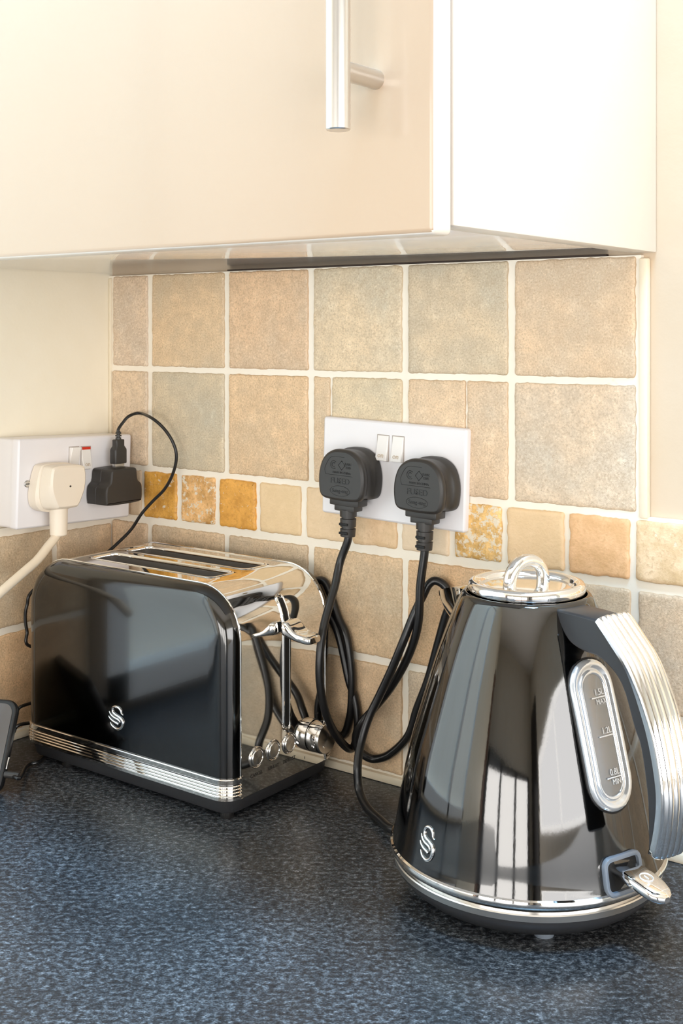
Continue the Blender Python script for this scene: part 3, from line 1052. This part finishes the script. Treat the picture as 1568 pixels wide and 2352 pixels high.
# ------------------------------------------------------------------ emblem (bird-shaped S) as raised strokes
EM_MAIN = [(1095, 748), (1050, 705), (1015, 655), (1000, 590), (975, 520), (900, 440), (785, 398), (695, 425), (665, 510), (690, 620), (775, 710), (900, 790), (1005, 875),
           (1070, 970), (1088, 1085), (1055, 1200), (985, 1275), (880, 1300), (760, 1245), (650, 1150), (582, 1020)]
EM_R = [0.35, 0.5, 0.62, 0.8, 1.0, 1.0, 1.0, 0.95, 0.95, 1.0, 1.05, 1.05, 1.1, 1.15, 1.2, 1.2, 1.2, 1.15, 1.0, 0.8, 0.35]
EM_F1 = [(540, 580), (590, 690), (710, 810), (850, 890), (935, 955), (965, 1040)]
EM_F2 = [(515, 765), (575, 865), (690, 970), (830, 1055), (912, 1115)]
EM_FR = [0.35, 0.75, 0.95, 1.0, 0.9, 0.5]


def emblem(root, surf, r):
    """surf(px, py) -> (point, normal); px, py in the emblem's own drawing units"""
    b = MB()
    for pts, rad in ((EM_MAIN, EM_R), (EM_F1, EM_FR), (EM_F2, EM_FR[:5])):
        sp = spline([V((x, y, 0)) for x, y in pts], 4)
        n = len(sp)
        tp_ = []
        P = []
        for i, q in enumerate(sp):
            k = i / 4
            a = rad[min(int(k), len(rad) - 1)]
            c = rad[min(int(k) + 1, len(rad) - 1)]
            tp_.append(a + (c - a) * (k - int(k)))
            P.append(surf(q.x, q.y)[0])
        b.tube(P, r, 8, False, 0, tp_)
    return b.build('emblem', M['chrome_bright'], root, angle=60)


# ------------------------------------------------------------------ toaster
X0, X1, ZT, ZB, RR = -0.0045, 0.2500, 0.1865, 0.0166, 0.043
YFR, YBR = -0.1425, -0.0310
BUL = 0.0145
YM = (YFR + YBR) / 2
to = empty('toaster', ((X0 + X1) / 2, YM, 0), 'black and chrome two-slot toaster in the tiled corner', 'toaster')


def t_outline(d, z0=None, seg=10):
    """open outline from bottom left over the top to bottom right, inset by d"""
    z0 = ZB if z0 is None else z0
    x0, x1, zt, r = X0 + d, X1 - d, ZT - d, max(0.004, RR - d * 0.8)
    out = [(x0, z0)]
    for k in range(1, 5):
        out.append((x0, z0 + (zt - r - z0) * k / 5))
    for k in range(seg + 1):
        a = PI - PI / 2 * k / seg
        out.append((x0 + r + r * math.cos(a), zt - r + r * math.sin(a)))
    for k in range(seg + 1):
        a = PI / 2 - PI / 2 * k / seg
        out.append((x1 - r + r * math.cos(a), zt - r + r * math.sin(a)))
    for k in range(1, 5):
        out.append((x1, zt - r + (z0 - zt + r) * k / 5))
    out.append((x1, z0))
    return out


NH = 5 + 11
o0 = t_outline(0.0)
# chrome wrap: ends and shoulders, the flat top carries the two slots
b = MB()
left = o0[:NH]
right = o0[NH:]
for part_ in (left, right):
    b.loft([[V((x, y, z)) for x, z in part_] for y in (YFR, YBR)], closed=False)
xa, xb = X0 + RR, X1 - RR
SX0, SX1 = 0.046, 0.2005
slots = [(-0.1245, -0.0925), (-0.0800, -0.0480)]
xl = [xa, SX0, SX1, xb]
yl = [YFR, slots[0][0], slots[0][1], slots[1][0], slots[1][1], YBR]
for i in range(3):
    for j in range(5):
        if i == 1 and j in (1, 3):
            continue
        b.add([V((xl[i], yl[j], ZT)), V((xl[i + 1], yl[j], ZT)), V((xl[i + 1], yl[j + 1], ZT)), V((xl[i], yl[j + 1], ZT))], [(0, 1, 2, 3)])
b.build('chrome_wrap', M['chrome'], to, angle=30)
for (ya, yb) in slots:
    b = MB()
    ol = rrect(SX0 - 0.0012, ya - 0.0012, SX1 + 0.0012, yb + 0.0012, 0.009, 6)
    loops = [[V((x, y, ZT + h)) for x, y in offset_loop(ol, d)] for d, h in ((0, 0.0001), (0.0003, 0.0006), (0.0010, 0.0009), (0.0018, 0.0005), (0.0023, -0.0008), (0.0023, -0.0026))]
    b.loft(loops, True, False, False)
    sr = b.build('slot_rim', M['chrome'], to, angle=60)
    b = MB()
    loops = [[V((x, y, ZT + h)) for x, y in offset_loop(ol, 0.0023)] for h in (-0.0026, -0.11)]
    b.loft(loops, True, False, True)
    b.build('slot_well', M['well'], sr, angle=40)
    b = MB()
    for k in range(7):
        x = SX0 + 0.018 + k * 0.0200
        for yy in (ya + 0.0075, yb - 0.0075):
            b.tube([V((x, yy, ZT - 0.008)), V((x, yy, ZT - 0.10))], 0.0008, 6)
    for yy in (ya + 0.0065, yb - 0.0065):
        for zz in (0.010, 0.032):
            b.tube([V((SX0 + 0.008, yy, ZT - zz)), V((SX1 - 0.008, yy, ZT - zz))], 0.0008, 6)
    b.build('bread_guard', M['screw_steel'], sr)
BEND = [(0.0, 0.0), (0.0004, 0.003), (0.0014, 0.0062), (0.0030, 0.0090), (0.0055, 0.0115), (0.0085, 0.0132), (0.0125, 0.0142), (0.017, 0.0145), (0.022, 0.0146)]
for side, yr in ((-1, YFR), (1, YBR)):
    b = MB()
    loops = [[V((x, yr + side * dy, z)) for x, z in t_outline(d)] for d, dy in BEND]
    b.loft(loops, closed=False)
    b.add([p for p in loops[-1]], [tuple(range(len(loops[-1])))])
    b.build('side_panel', M['toaster_black'], to, angle=40)
    b = MB().tube([V((x, yr + side * 0.0002, z)) for x, z in t_outline(-0.0002)], 0.0007, 8)
    b.build('panel_rim', M['chrome'], to)
    # ribbed band round the foot of the panel
    plan = [(X1 + 0.0005, yr)] + [(X1 - d, yr + side * dy) for d, dy in BEND] + [(X0 + d, yr + side * dy) for d, dy in reversed(BEND)] + [(X0 - 0.0005, yr)]
    prof = [(0.0168, -0.003), (0.0168, 0.0008), (0.0172, 0.0014), (0.0192, 0.0014)]
    for k in range(4):
        z = 0.0194 + k * 0.00255
        prof += [(z, 0.0004), (z + 0.0004, 0.0002), (z + 0.0007, 0.0014), (z + 0.0014, 0.0021), (z + 0.0021, 0.0016), (z + 0.0024, 0.0004)]
    prof += [(0.0299, 0.0004), (0.0302, 0.0014), (0.0338, 0.0016), (0.0345, 0.0012), (0.0347, 0.0004), (0.0347, -0.003)]
    loops = []
    n = len(plan)
    for i, (x, y) in enumerate(plan):
        a, c = plan[max(0, i - 1)], plan[min(n - 1, i + 1)]
        t = V((c[0] - a[0], c[1] - a[1], 0)).normalized()
        nr = V((t.y, -t.x, 0))
        if nr.y * side < -0.01 or (abs(nr.y) <= 0.01 and nr.x * (x - (X0 + X1) / 2) < 0):
            nr = -nr
        loops.append([V((x, y, z)) + nr * h for z, h in prof])
    b = MB().loft(loops, closed=False)
    b.build('ribbed_band', M['brushed'] if side > 0 else M['chrome'], to, angle=28)
yF, yB = YFR - BUL, YBR + BUL
b = MB()
ol = rrect(X0 + 0.001, yF + 0.001, X1 - 0.0005, yB - 0.001, 0.016, 7)
b.loft([[V((x, y, h)) for x, y in offset_loop(ol, d)] for d, h in ((0.006, 0.0048), (0.0035, 0.0054), (0.0020, 0.0075), (0.001, 0.0125), (0.0, 0.0150), (0.0, 0.0172))])
b.build('base', M['soft_black'], to, angle=40)
for x in (X0 + 0.047, X1 - 0.0125):
    for y in (yF + 0.012, yB - 0.014):
        MB().lathe([(0.0052, 0.0), (0.0056, 0.0006), (0.0056, 0.0056)], 24, Frame((x, y, 0), (1, 0, 0), (0, 1, 0), (0, 0, 1))).build('foot', M['black_plastic'], to)
# lever slot running up the end and over the shoulder
YS = -0.0845


def end_path(n=26, z0=0.061, a1=0.60):
    out = []
    for k in range(n):
        t = k / (n - 1)
        Ltot = (ZT - RR - z0) + RR * a1
        s_ = t * Ltot
        if s_ < ZT - RR - z0:
            out.append((X1, z0 + s_, 1.0, 0.0))
        else:
            a = (s_ - (ZT - RR - z0)) / RR
            out.append((X1 - RR + RR * math.cos(a), ZT - RR + RR * math.sin(a), math.cos(a), math.sin(a)))
    return out


ep = end_path()
hw = 0.0034
b = MB()
b.loft([[V((x + nx * 0.0005, YS - hw, z + nz * 0.0005)), V((x + nx * 0.0005, YS + hw, z + nz * 0.0005))] for x, z, nx, nz in ep], closed=False)
b.build('lever_slot', M['deep_black'], to)
rim = [V((x + nx * 0.0006, YS - hw - 0.0006, z + nz * 0.0006)) for x, z, nx, nz in ep]
x, z, nx, nz = ep[-1]
tx, tz = -nz, nx
rim += [V((x + nx * 0.0006 + tx * hw * math.sin(a), YS - (hw + 0.0006) * math.cos(a), z + nz * 0.0006 + tz * hw * math.sin(a))) for a in (PI * k / 6 for k in range(1, 6))]
rim += [V((x + nx * 0.0006, YS + hw + 0.0006, z + nz * 0.0006)) for x, z, nx, nz in reversed(ep)]
x, z, nx, nz = ep[0]
rim += [V((x + 0.0006, YS + (hw + 0.0006) * math.cos(a), z - hw * math.sin(a))) for a in (PI * k / 6 for k in range(1, 6))]
MB().tube(rim, 0.0009, 8, True).build('slot_trim', M['chrome'], to)
# lever: black stem, chrome winged grip
lv = MB().box((X1 - 0.004, YS - 0.0032, 0.1405), (X1 + 0.0045, YS + 0.0032, 0.1505), 0.0008)
stem = lv.build('lever', M['deep_black'], to)
b = MB()
st = []
# cross sections of the scooped grip along X: (x, z low, z high, half width)
for x, zl, zh, hwid in ((0.0032, 0.1412, 0.1505, 0.0085), (0.0038, 0.1398, 0.1522, 0.0098), (0.0060, 0.1388, 0.1532, 0.0105), (0.0090, 0.1382, 0.1526, 0.0106), (0.0125, 0.1377, 0.1495, 0.0106),
                        (0.0160, 0.1372, 0.1462, 0.0105), (0.0200, 0.1366, 0.1443, 0.0105), (0.0245, 0.1360, 0.1436, 0.0101), (0.0285, 0.1355, 0.1429, 0.0094), (0.0312, 0.1356, 0.1422, 0.0084), (0.0325, 0.1364, 0.1412, 0.0070)):
    lp = []
    zm, zr = (zl + zh) / 2, (zh - zl) / 2
    for k in range(28):
        a = 2 * PI * k / 28
        cy_ = math.copysign(abs(math.cos(a)) ** 0.5, math.cos(a))
        cz_ = math.copysign(abs(math.sin(a)) ** 0.5, math.sin(a))
        dip = -0.0011 * max(0, 1 - (cy_ / 0.8) ** 2) if cz_ > 0.5 and 0.005 < x < 0.024 else 0
        lp.append(V((X1 + x, YS - 0.0017 + hwid * cy_, zm + zr * cz_ + dip)))
    st.append(lp)
b.loft(st)
b.build('lever_grip', M['chrome'], stem, angle=60)
# push buttons, dial, printing
ZBN = 0.0452
for yb_, nm in ((-0.1234, 'CANCEL'), (-0.1022, 'REHEAT'), (-0.0812, 'DEFROST')):
    fx = Frame((X1, yb_, ZBN), (0, 1, 0), (0, 0, 1), (1, 0, 0))
    bt = MB().lathe([(0.0089, -0.0005), (0.0089, 0.0004), (0.0083, 0.0012), (0.0076, 0.0010), (0.0070, 0.0004), (0.0069, 0.0012), (0.0066, 0.0021), (0.0061, 0.0023), (0.0057, 0.0017)], 40, fx, cap=False).build('button', M['chrome'], to, angle=60)
    MB().lathe([(0.0058, 0.0014), (0.0058, 0.0018), (0.0003, 0.0019)], 40, fx).build('button_face', M['spun'], bt)
    text_mesh('lettering', nm, 0.0042, Frame((X1 + 0.0001, yb_ + 0.0005, ZBN - 0.0142), (0, 1, 0), (0, 0, 1), (1, 0, 0)), M['print_black'], to, sx=0.95)
yk, zk = -0.0452, 0.0422
fx = Frame((X1, yk, zk), (0, 1, 0), (0, 0, 1), (1, 0, 0))
dial = MB().lathe([(0.0128, -0.0002), (0.0128, 0.0006), (0.0136, 0.0008), (0.0138, 0.0014), (0.0136, 0.0100), (0.0131, 0.0128), (0.0127, 0.0133)], 48, fx, cap=False).build('browning_dial', M['chrome'], to, angle=30)
MB().lathe([(0.0128, 0.0129), (0.0127, 0.0134), (0.0003, 0.0135)], 48, fx).build('dial_face', M['spun'], dial)
f2 = Frame((X1 + 0.0135, yk - 0.0045, zk - 0.0062), (0, 1, 0), (0, 0, 1), (1, 0, 0))
MB().lathe([(0.0011, -0.0002), (0.0011, 0.0003), (0.0003, 0.0004)], 14, f2).build('dial_mark', M['chrome_bright'], dial)
f2 = Frame((X1 + 0.0085, yk - 0.0135 * 0.965, zk - 0.0035), (0, 0, 1), (1, 0, 0), (0, -1, 0))
MB().lathe([(0.0022, 0.0), (0.0018, 0.0006), (0.0006, 0.0002)], 16, f2).build('dial_dimple', M['chrome_bright'], dial)
for txt_, dy_, dz_ in (('4', 0.004, 0.0185), ('1', -0.0145, -0.0155)):
    text_mesh('lettering', txt_, 0.0030, Frame((X1 + 0.0001, yk + dy_, zk + dz_), (0, 1, 0), (0, 0, 1), (1, 0, 0)), M['print_black'], to)
# emblem: traced at its place on the front panel
emblem(to, lambda px, py: (at_y(220 + px / 17.42, 1600 + py / 17.42, yF - 0.0004), None), 0.00105)

# ------------------------------------------------------------------ kettle
KX, KY = 0.4925, -0.1103
AZ = math.radians(-20.5)
E3 = V((math.cos(AZ), math.sin(AZ), 0))
N3 = V((math.sin(AZ), -math.cos(AZ), 0))
FK = Frame((KX, KY, 0), (1, 0, 0), (0, 1, 0), (0, 0, 1))
FH = Frame((KX, KY, 0), E3, N3, (0, 0, 1))         # a radial, b sideways (towards the camera), c up
pb = empty('kettle_stand', (KX, KY, 0), 'round black power base with an aluminium edge under the kettle', 'kettle stand')
MB().lathe([(0.066, 0.0042), (0.074, 0.0046), (0.081, 0.0072), (0.087, 0.0118), (0.0912, 0.0165), (0.0926, 0.0206), (0.0926, 0.0212)], 96, FK).build('base_body', M['soft_black'], pb, angle=30)
MB().lathe([(0.0922, 0.0208), (0.0938, 0.0210), (0.0942, 0.0250), (0.0936, 0.0258), (0.0900, 0.0260), (0.086, 0.0262)], 96, FK, cap=False).build('edge_ring', M['brushed'], pb, angle=30)
MB().lathe([(0.0895, 0.0225), (0.0895, 0.0256), (0.0880, 0.0259), (0.02, 0.0262)], 64, FK).build('top_plate', M['black_plastic'], pb, angle=30)
for k in range(3):
    a = math.radians(-52 + 120 * k)
    MB().lathe([(0.0065, 0), (0.0068, 0.0006), (0.0068, 0.0055)], 24, Frame((KX + 0.066 * math.cos(a), KY + 0.066 * math.sin(a), 0), (1, 0, 0), (0, 1, 0), (0, 0, 1))).build('foot', M['bluegrey_plastic'], pb)
MB().box((-0.103, -0.006, 0.0065), (-0.085, 0.006, 0.016), 0.002, frame=Frame((KX, KY, 0), (0.985, -0.17, 0), (0.17, 0.985, 0), (0, 0, 1))).build('cable_entry', M['soft_black'], pb)

ke = empty('kettle', (KX, KY, 0.0263), 'glossy black cone-shaped kettle with chrome lid and ribbed chrome handle', 'kettle')
PROF = [(0.0952, 0.0355), (0.0946, 0.038), (0.0932, 0.0445), (0.0912, 0.058), (0.0887, 0.0724), (0.0857, 0.088), (0.0822, 0.1035), (0.0778, 0.119), (0.0732, 0.1345), (0.0685, 0.150), (0.0636, 0.1656),
        (0.0578, 0.182), (0.0521, 0.1968), (0.0478, 0.2065), (0.0462, 0.2092), (0.0448, 0.2106), (0.0432, 0.2112), (0.0424, 0.2104), (0.0422, 0.2060)]


def kr(z):
    for (r0, z0), (r1, z1) in zip(PROF, PROF[1:]):
        if z0 <= z <= z1:
            return r0 + (r1 - r0) * (z - z0) / (z1 - z0)
    return PROF[0][0]


sm_prof = [(p.x, p.y) for p in spline([V((r, z, 0)) for r, z in PROF], 3)]
MB().lathe(sm_prof, 128, FK, cap=False).build('body', M['kettle_black'], ke, angle=50)
MB().lathe([(0.086, 0.0264), (0.0895, 0.0266), (0.0900, 0.0285), (0.0925, 0.0290), (0.0958, 0.0296), (0.0970, 0.0312), (0.0972, 0.0330), (0.0966, 0.0348), (0.0950, 0.0357)], 128, FK).build('bottom_ring', M['chrome'], ke, angle=40)
lid = MB().lathe([(0.0405, 0.2080), (0.0412, 0.2118), (0.0416, 0.2140), (0.0414, 0.2162), (0.0402, 0.2182), (0.0382, 0.2190), (0.0360, 0.2185), (0.0345, 0.2168), (0.0338, 0.2150), (0.0325, 0.2146), (0.0300, 0.2156), (0.0270, 0.2159), (0.0002, 0.2161)], 96, FK).build('lid', M['chrome_bright'], ke, angle=50)
arch = []
for k in range(33):
    a = PI * k / 32
    arch.append(FH(0.0, 0.0157 * math.cos(a), 0.2165 + 0.0005 + 0.0158 * math.sin(a) ** 0.9))
arch = [FH(0, 0.0157, 0.2145)] + arch + [FH(0, -0.0157, 0.2145)]
MB().tube(arch, 0.0047, 18).build('lid_loop', M['chrome_bright'], lid, angle=60)
# spout
b = MB()
loops = []
for rho, hwid, zlo, zhi in ((0.030, 0.026, 0.150, 0.2085), (0.050, 0.0240, 0.152, 0.2075), (0.064, 0.019, 0.160, 0.2045), (0.078, 0.0135, 0.169, 0.2005), (0.090, 0.0085, 0.1770, 0.1965), (0.0965, 0.005, 0.1825, 0.1945), (0.099, 0.0022, 0.1865, 0.1935)):
    lp = []
    for k in range(17):
        a = PI * k / 16
        lp.append(FH(-rho, hwid * math.cos(a) ** 1 * (0.55 + 0.45 * (1 - math.sin(a))), zhi - (zhi - zlo) * math.sin(a) ** 0.8))
    loops.append(lp)
b.loft(loops)
b.build('spout', M['chrome'], ke, angle=50)
# handle: soft black core, ribbed chrome back
hb = spline([V(p) for p in ((0.0828, 0.2080, 0), (0.0945, 0.1975, 0), (0.1096, 0.1825, 0), (0.1224, 0.1586, 0), (0.1302, 0.1370, 0), (0.1348, 0.1130, 0), (0.1334, 0.0930, 0), (0.1296, 0.0765, 0), (0.1280, 0.0725, 0))], 5)
hin = spline([V(p) for p in ((0.1268, 0.0760, 0), (0.1270, 0.0900, 0), (0.1256, 0.1111, 0), (0.1206, 0.1365, 0), (0.1151, 0.1480, 0), (0.1040, 0.1729, 0), (0.0870, 0.1842, 0), (0.0700, 0.1858, 0), (0.0580, 0.1890, 0), (0.0500, 0.1960, 0), (0.0440, 0.2060, 0))], 4)
poly = [(0.0440, 0.2084), (0.0640, 0.2090), (0.0826, 0.2088)][::1]
poly = [(p.x, p.y) for p in hb] + [(p.x, p.y) for p in hin] + [(0.0430, 0.2086), (0.0640, 0.2092), (0.0815, 0.2090)]
poly = poly[::-1]
b = MB()
loops = []
HWD = 0.0132
for s_, d in ((-HWD, 0.0016), (-HWD + 0.0006, 0.0005), (-HWD + 0.0018, 0.0), (HWD - 0.0018, 0.0), (HWD - 0.0006, 0.0005), (HWD, 0.0016)):
    q = offset_loop(poly, d)
    loops.append([FH(r, s_, z) for r, z in q])
b.loft(loops)
hd = b.build('handle', M['soft_black'], ke, angle=40)
cs = []
NR = 4
wv = HWD + 0.0010
for k in range(97):
    s_ = -1 + 2 * k / 96
    e = max(0.0, 1 - abs(s_) ** 5)
    h = 0.0030 + 0.0038 * e ** 0.6
    if abs(s_) < 0.72:
        ph_ = (s_ + 0.72) / 1.44 * NR
        h += 0.0011 * abs(math.sin(ph_ * PI)) ** 0.75 - 0.0007
    cs.append((s_ * wv, h))
cs = [(-wv, -0.0004), (-wv, 0.0012)] + cs + [(wv, 0.0012), (wv, -0.0004)]
loops = []
n = len(hb)
for i, p in enumerate(hb):
    a, c = hb[max(0, i - 1)], hb[min(n - 1, i + 1)]
    t = (c - a).normalized()
    nr = V((t.y, -t.x, 0))
    nr = nr if nr.x > 0 or (abs(nr.x) < 0.2 and nr.y > 0) else -nr
    k = 1.0
    kw_ = 1.0
    if i > n - 7:
        q = (i - (n - 7)) / 6
        k = math.sqrt(max(0.02, 1 - q ** 2.2))
        kw_ = 1 - 0.34 * q ** 2.5
    if i < 1:
        k = 0.82
    loops.append([FH(p.x + nr.x * h * k, s_ * kw_, p.y + nr.y * h * k) for s_, h in cs])
MB().loft(loops, closed=True).build('handle_trim', M['chrome_bright'], hd, angle=55)
MB().box((0.092, -0.006, 0.066), (0.129, 0.006, 0.078), 0.003, frame=FH).build('handle_foot', M['soft_black'], hd) if False else None


# water gauge: stadium rings lying on the cone
def on_cone(s_, z, h):
    r = kr(z)
    sl = (kr(z - 0.004) - kr(z + 0.004)) / 0.008
    nz = sl / math.sqrt(1 + sl * sl)
    nr = 1 / math.sqrt(1 + sl * sl)
    a = AZ - s_ / r                                  # + s_ turns towards the camera side's left
    d = V((math.cos(a), math.sin(a), 0))
    return V((KX, KY, z)) + d * (r + h * nr) + V((0, 0, h * nz))


ZG0, ZG1, WG = 0.0835, 0.1765, 0.0185


def stadium(d, n=14):
    w_ = WG - d
    out = []
    for k in range(n + 1):
        a = PI * k / n
        out.append((w_ * math.cos(a), ZG1 - WG + w_ * math.sin(a)))
    for k in range(1, 8):
        out.append((-w_, ZG1 - WG + (ZG0 + WG - ZG1 + WG) * k / 8))
    for k in range(n + 1):
        a = PI + PI * k / n
        out.append((w_ * math.cos(a), ZG0 + WG + w_ * math.sin(a)))
    for k in range(1, 8):
        out.append((w_, ZG0 + WG + (ZG1 - WG - ZG0 - WG) * k / 8))
    return out


b = MB()
b.loft([[on_cone(s_, z, h) for s_, z in stadium(d)] for d, h in ((-0.0012, -0.001), (-0.0012, 0.0009), (-0.0004, 0.0010), (0.0002, -0.0005))], True, False, False)
ga = b.build('water_gauge', M['black_plastic'], ke, angle=40)
b = MB()
b.loft([[on_cone(s_, z, h) for s_, z in stadium(d)] for d, h in ((0.0, -0.001), (0.0, 0.0014), (0.0012, 0.0028), (0.0030, 0.0032), (0.0046, 0.0026), (0.0054, 0.0012), (0.0064, 0.0010), (0.0070, 0.0018), (0.0082, 0.0022), (0.0092, 0.0016), (0.0096, 0.0004))], True, False, False)
b.build('gauge_rim', M['gauge_ring'], ga, angle=50)


def patch(name, d, h, mat, parent):
    st_ = stadium(d)
    n_ = len(st_)
    # rows across the stadium
    zs = sorted(set(round(z, 6) for _, z in st_))
    loops_ = []
    for z in zs[1:-1]:
        wz = max(abs(s_) for s_, zz in st_ if abs(zz - z) < 2e-6)
        loops_.append([on_cone(wz * (1 - 2 * k / 8), z, h) for k in range(9)])
    return MB().loft(loops_, closed=False).build(name, mat, parent, angle=60)


patch('gauge_back', 0.0088, 0.0004, M['gauge_back'], ga)
patch('gauge_pane', 0.0092, 0.0011, M['clear'], ga)


def gauge_frame(zc, s0=0.0):
    p = on_cone(s0, zc, 0.0014)
    ax = (on_cone(s0 - 0.001, zc, 0.0014) - on_cone(s0 + 0.001, zc, 0.0014)).normalized()
    ay = (on_cone(s0, zc + 0.001, 0.0014) - on_cone(s0, zc - 0.001, 0.0014)).normalized()
    return Frame(p, ax, ay, ax.cross(ay))


for zc, upper, lower in ((0.1525, '1.5L', 'MAX'), (0.1290, '1.2L', None), (0.1040, '0.8L', 'MIN')):
    fg = gauge_frame(zc, -0.0022)
    MB().box((-0.0062, -0.0004, -0.0001), (0.0062, 0.0004, 0.00015), frame=fg).build('level_line', M['print_white'], ga, smooth=False)
    text_mesh('lettering', upper, 0.0058, lambda a, c, h=0.0, f=fg: f(a + 0.0012, c + 0.0031, h), M['print_white'], ga, sx=0.85)
    if lower:
        text_mesh('lettering', lower, 0.0050, lambda a, c, h=0.0, f=fg: f(a + 0.0018, c - 0.0030, h), M['print_white'], ga, sx=0.85)
# switch: framed opening and chrome tongue
ZS0, ZS1 = 0.0335, 0.0580
swo = rrect(-0.0165, ZS0, 0.0165, ZS1, 0.0065, 5)
b = MB()
b.loft([[on_cone(s_, z, h) for s_, z in offset_loop(swo, d)] for d, h in ((0, -0.001), (0, 0.0022), (0.0006, 0.0030), (0.0018, 0.0032), (0.0030, 0.0026), (0.0032, 0.0004))], True, False, False)
swf = b.build('switch_frame', M['bluegrey_plastic'], ke, angle=40)
b = MB()
ii = offset_loop(swo, 0.0028)
b.add([on_cone(s_, z, 0.0006) for s_, z in ii], [tuple(range(len(ii)))])
b.build('switch_opening', M['deep_black'], swf)
b = MB()
loops = []
for rho, hwid, zc, ht in ((0.088, 0.0095, 0.0500, 0.0030), (0.101, 0.0095, 0.0492, 0.0030), (0.1025, 0.0108, 0.0488, 0.0040), (0.112, 0.0110, 0.0472, 0.0040), (0.120, 0.0102, 0.0456, 0.0038), (0.1255, 0.0085, 0.0442, 0.0034), (0.1290, 0.0058, 0.0434, 0.0028), (0.1306, 0.0022, 0.0430, 0.0018)):
    lp = []
    for k in range(24):
        a = 2 * PI * k / 24
        c_, s2 = math.cos(a), math.sin(a)
        lp.append(FH(rho, hwid * math.copysign(abs(c_) ** 0.55, c_), zc + ht * math.copysign(abs(s2) ** 0.7, s2)))
    loops.append(lp)
b.loft(loops)
swl = b.build('switch_lever', M['chrome_bright'], swf, angle=50)
b = MB()
cr_, czz = 0.1135, 0.0511
sl = -0.18
pw = lambda dx, dy: FH(cr_ + dx, dy, czz + sl * dx)
b.tube([pw(0.0042 * math.cos(t * PI / 12), 0.0042 * math.sin(t * PI / 12)) for t in range(24)], 0.0003, 6, True)
b.tube([pw(-0.0018, 0.0), pw(0.0018, 0.0)], 0.0003, 6)
b.build('power_symbol', M['print_white'], swl)
# emblem on the flank, a quarter turn from the handle
azl = math.radians(-107.3)


def em_k(px, py):
    s_ = (px - 812) / 950 * 0.0225
    z = 0.0545 - (py - 850) / 950 * 0.0225
    # undo the slant of the drawing
    z += 0.30 * s_
    r = kr(z)
    a = azl + s_ / r
    return (V((KX + (r + 0.0003) * math.cos(a), KY + (r + 0.0003) * math.sin(a), z)), None)


emblem(ke, em_k, 0.00105)
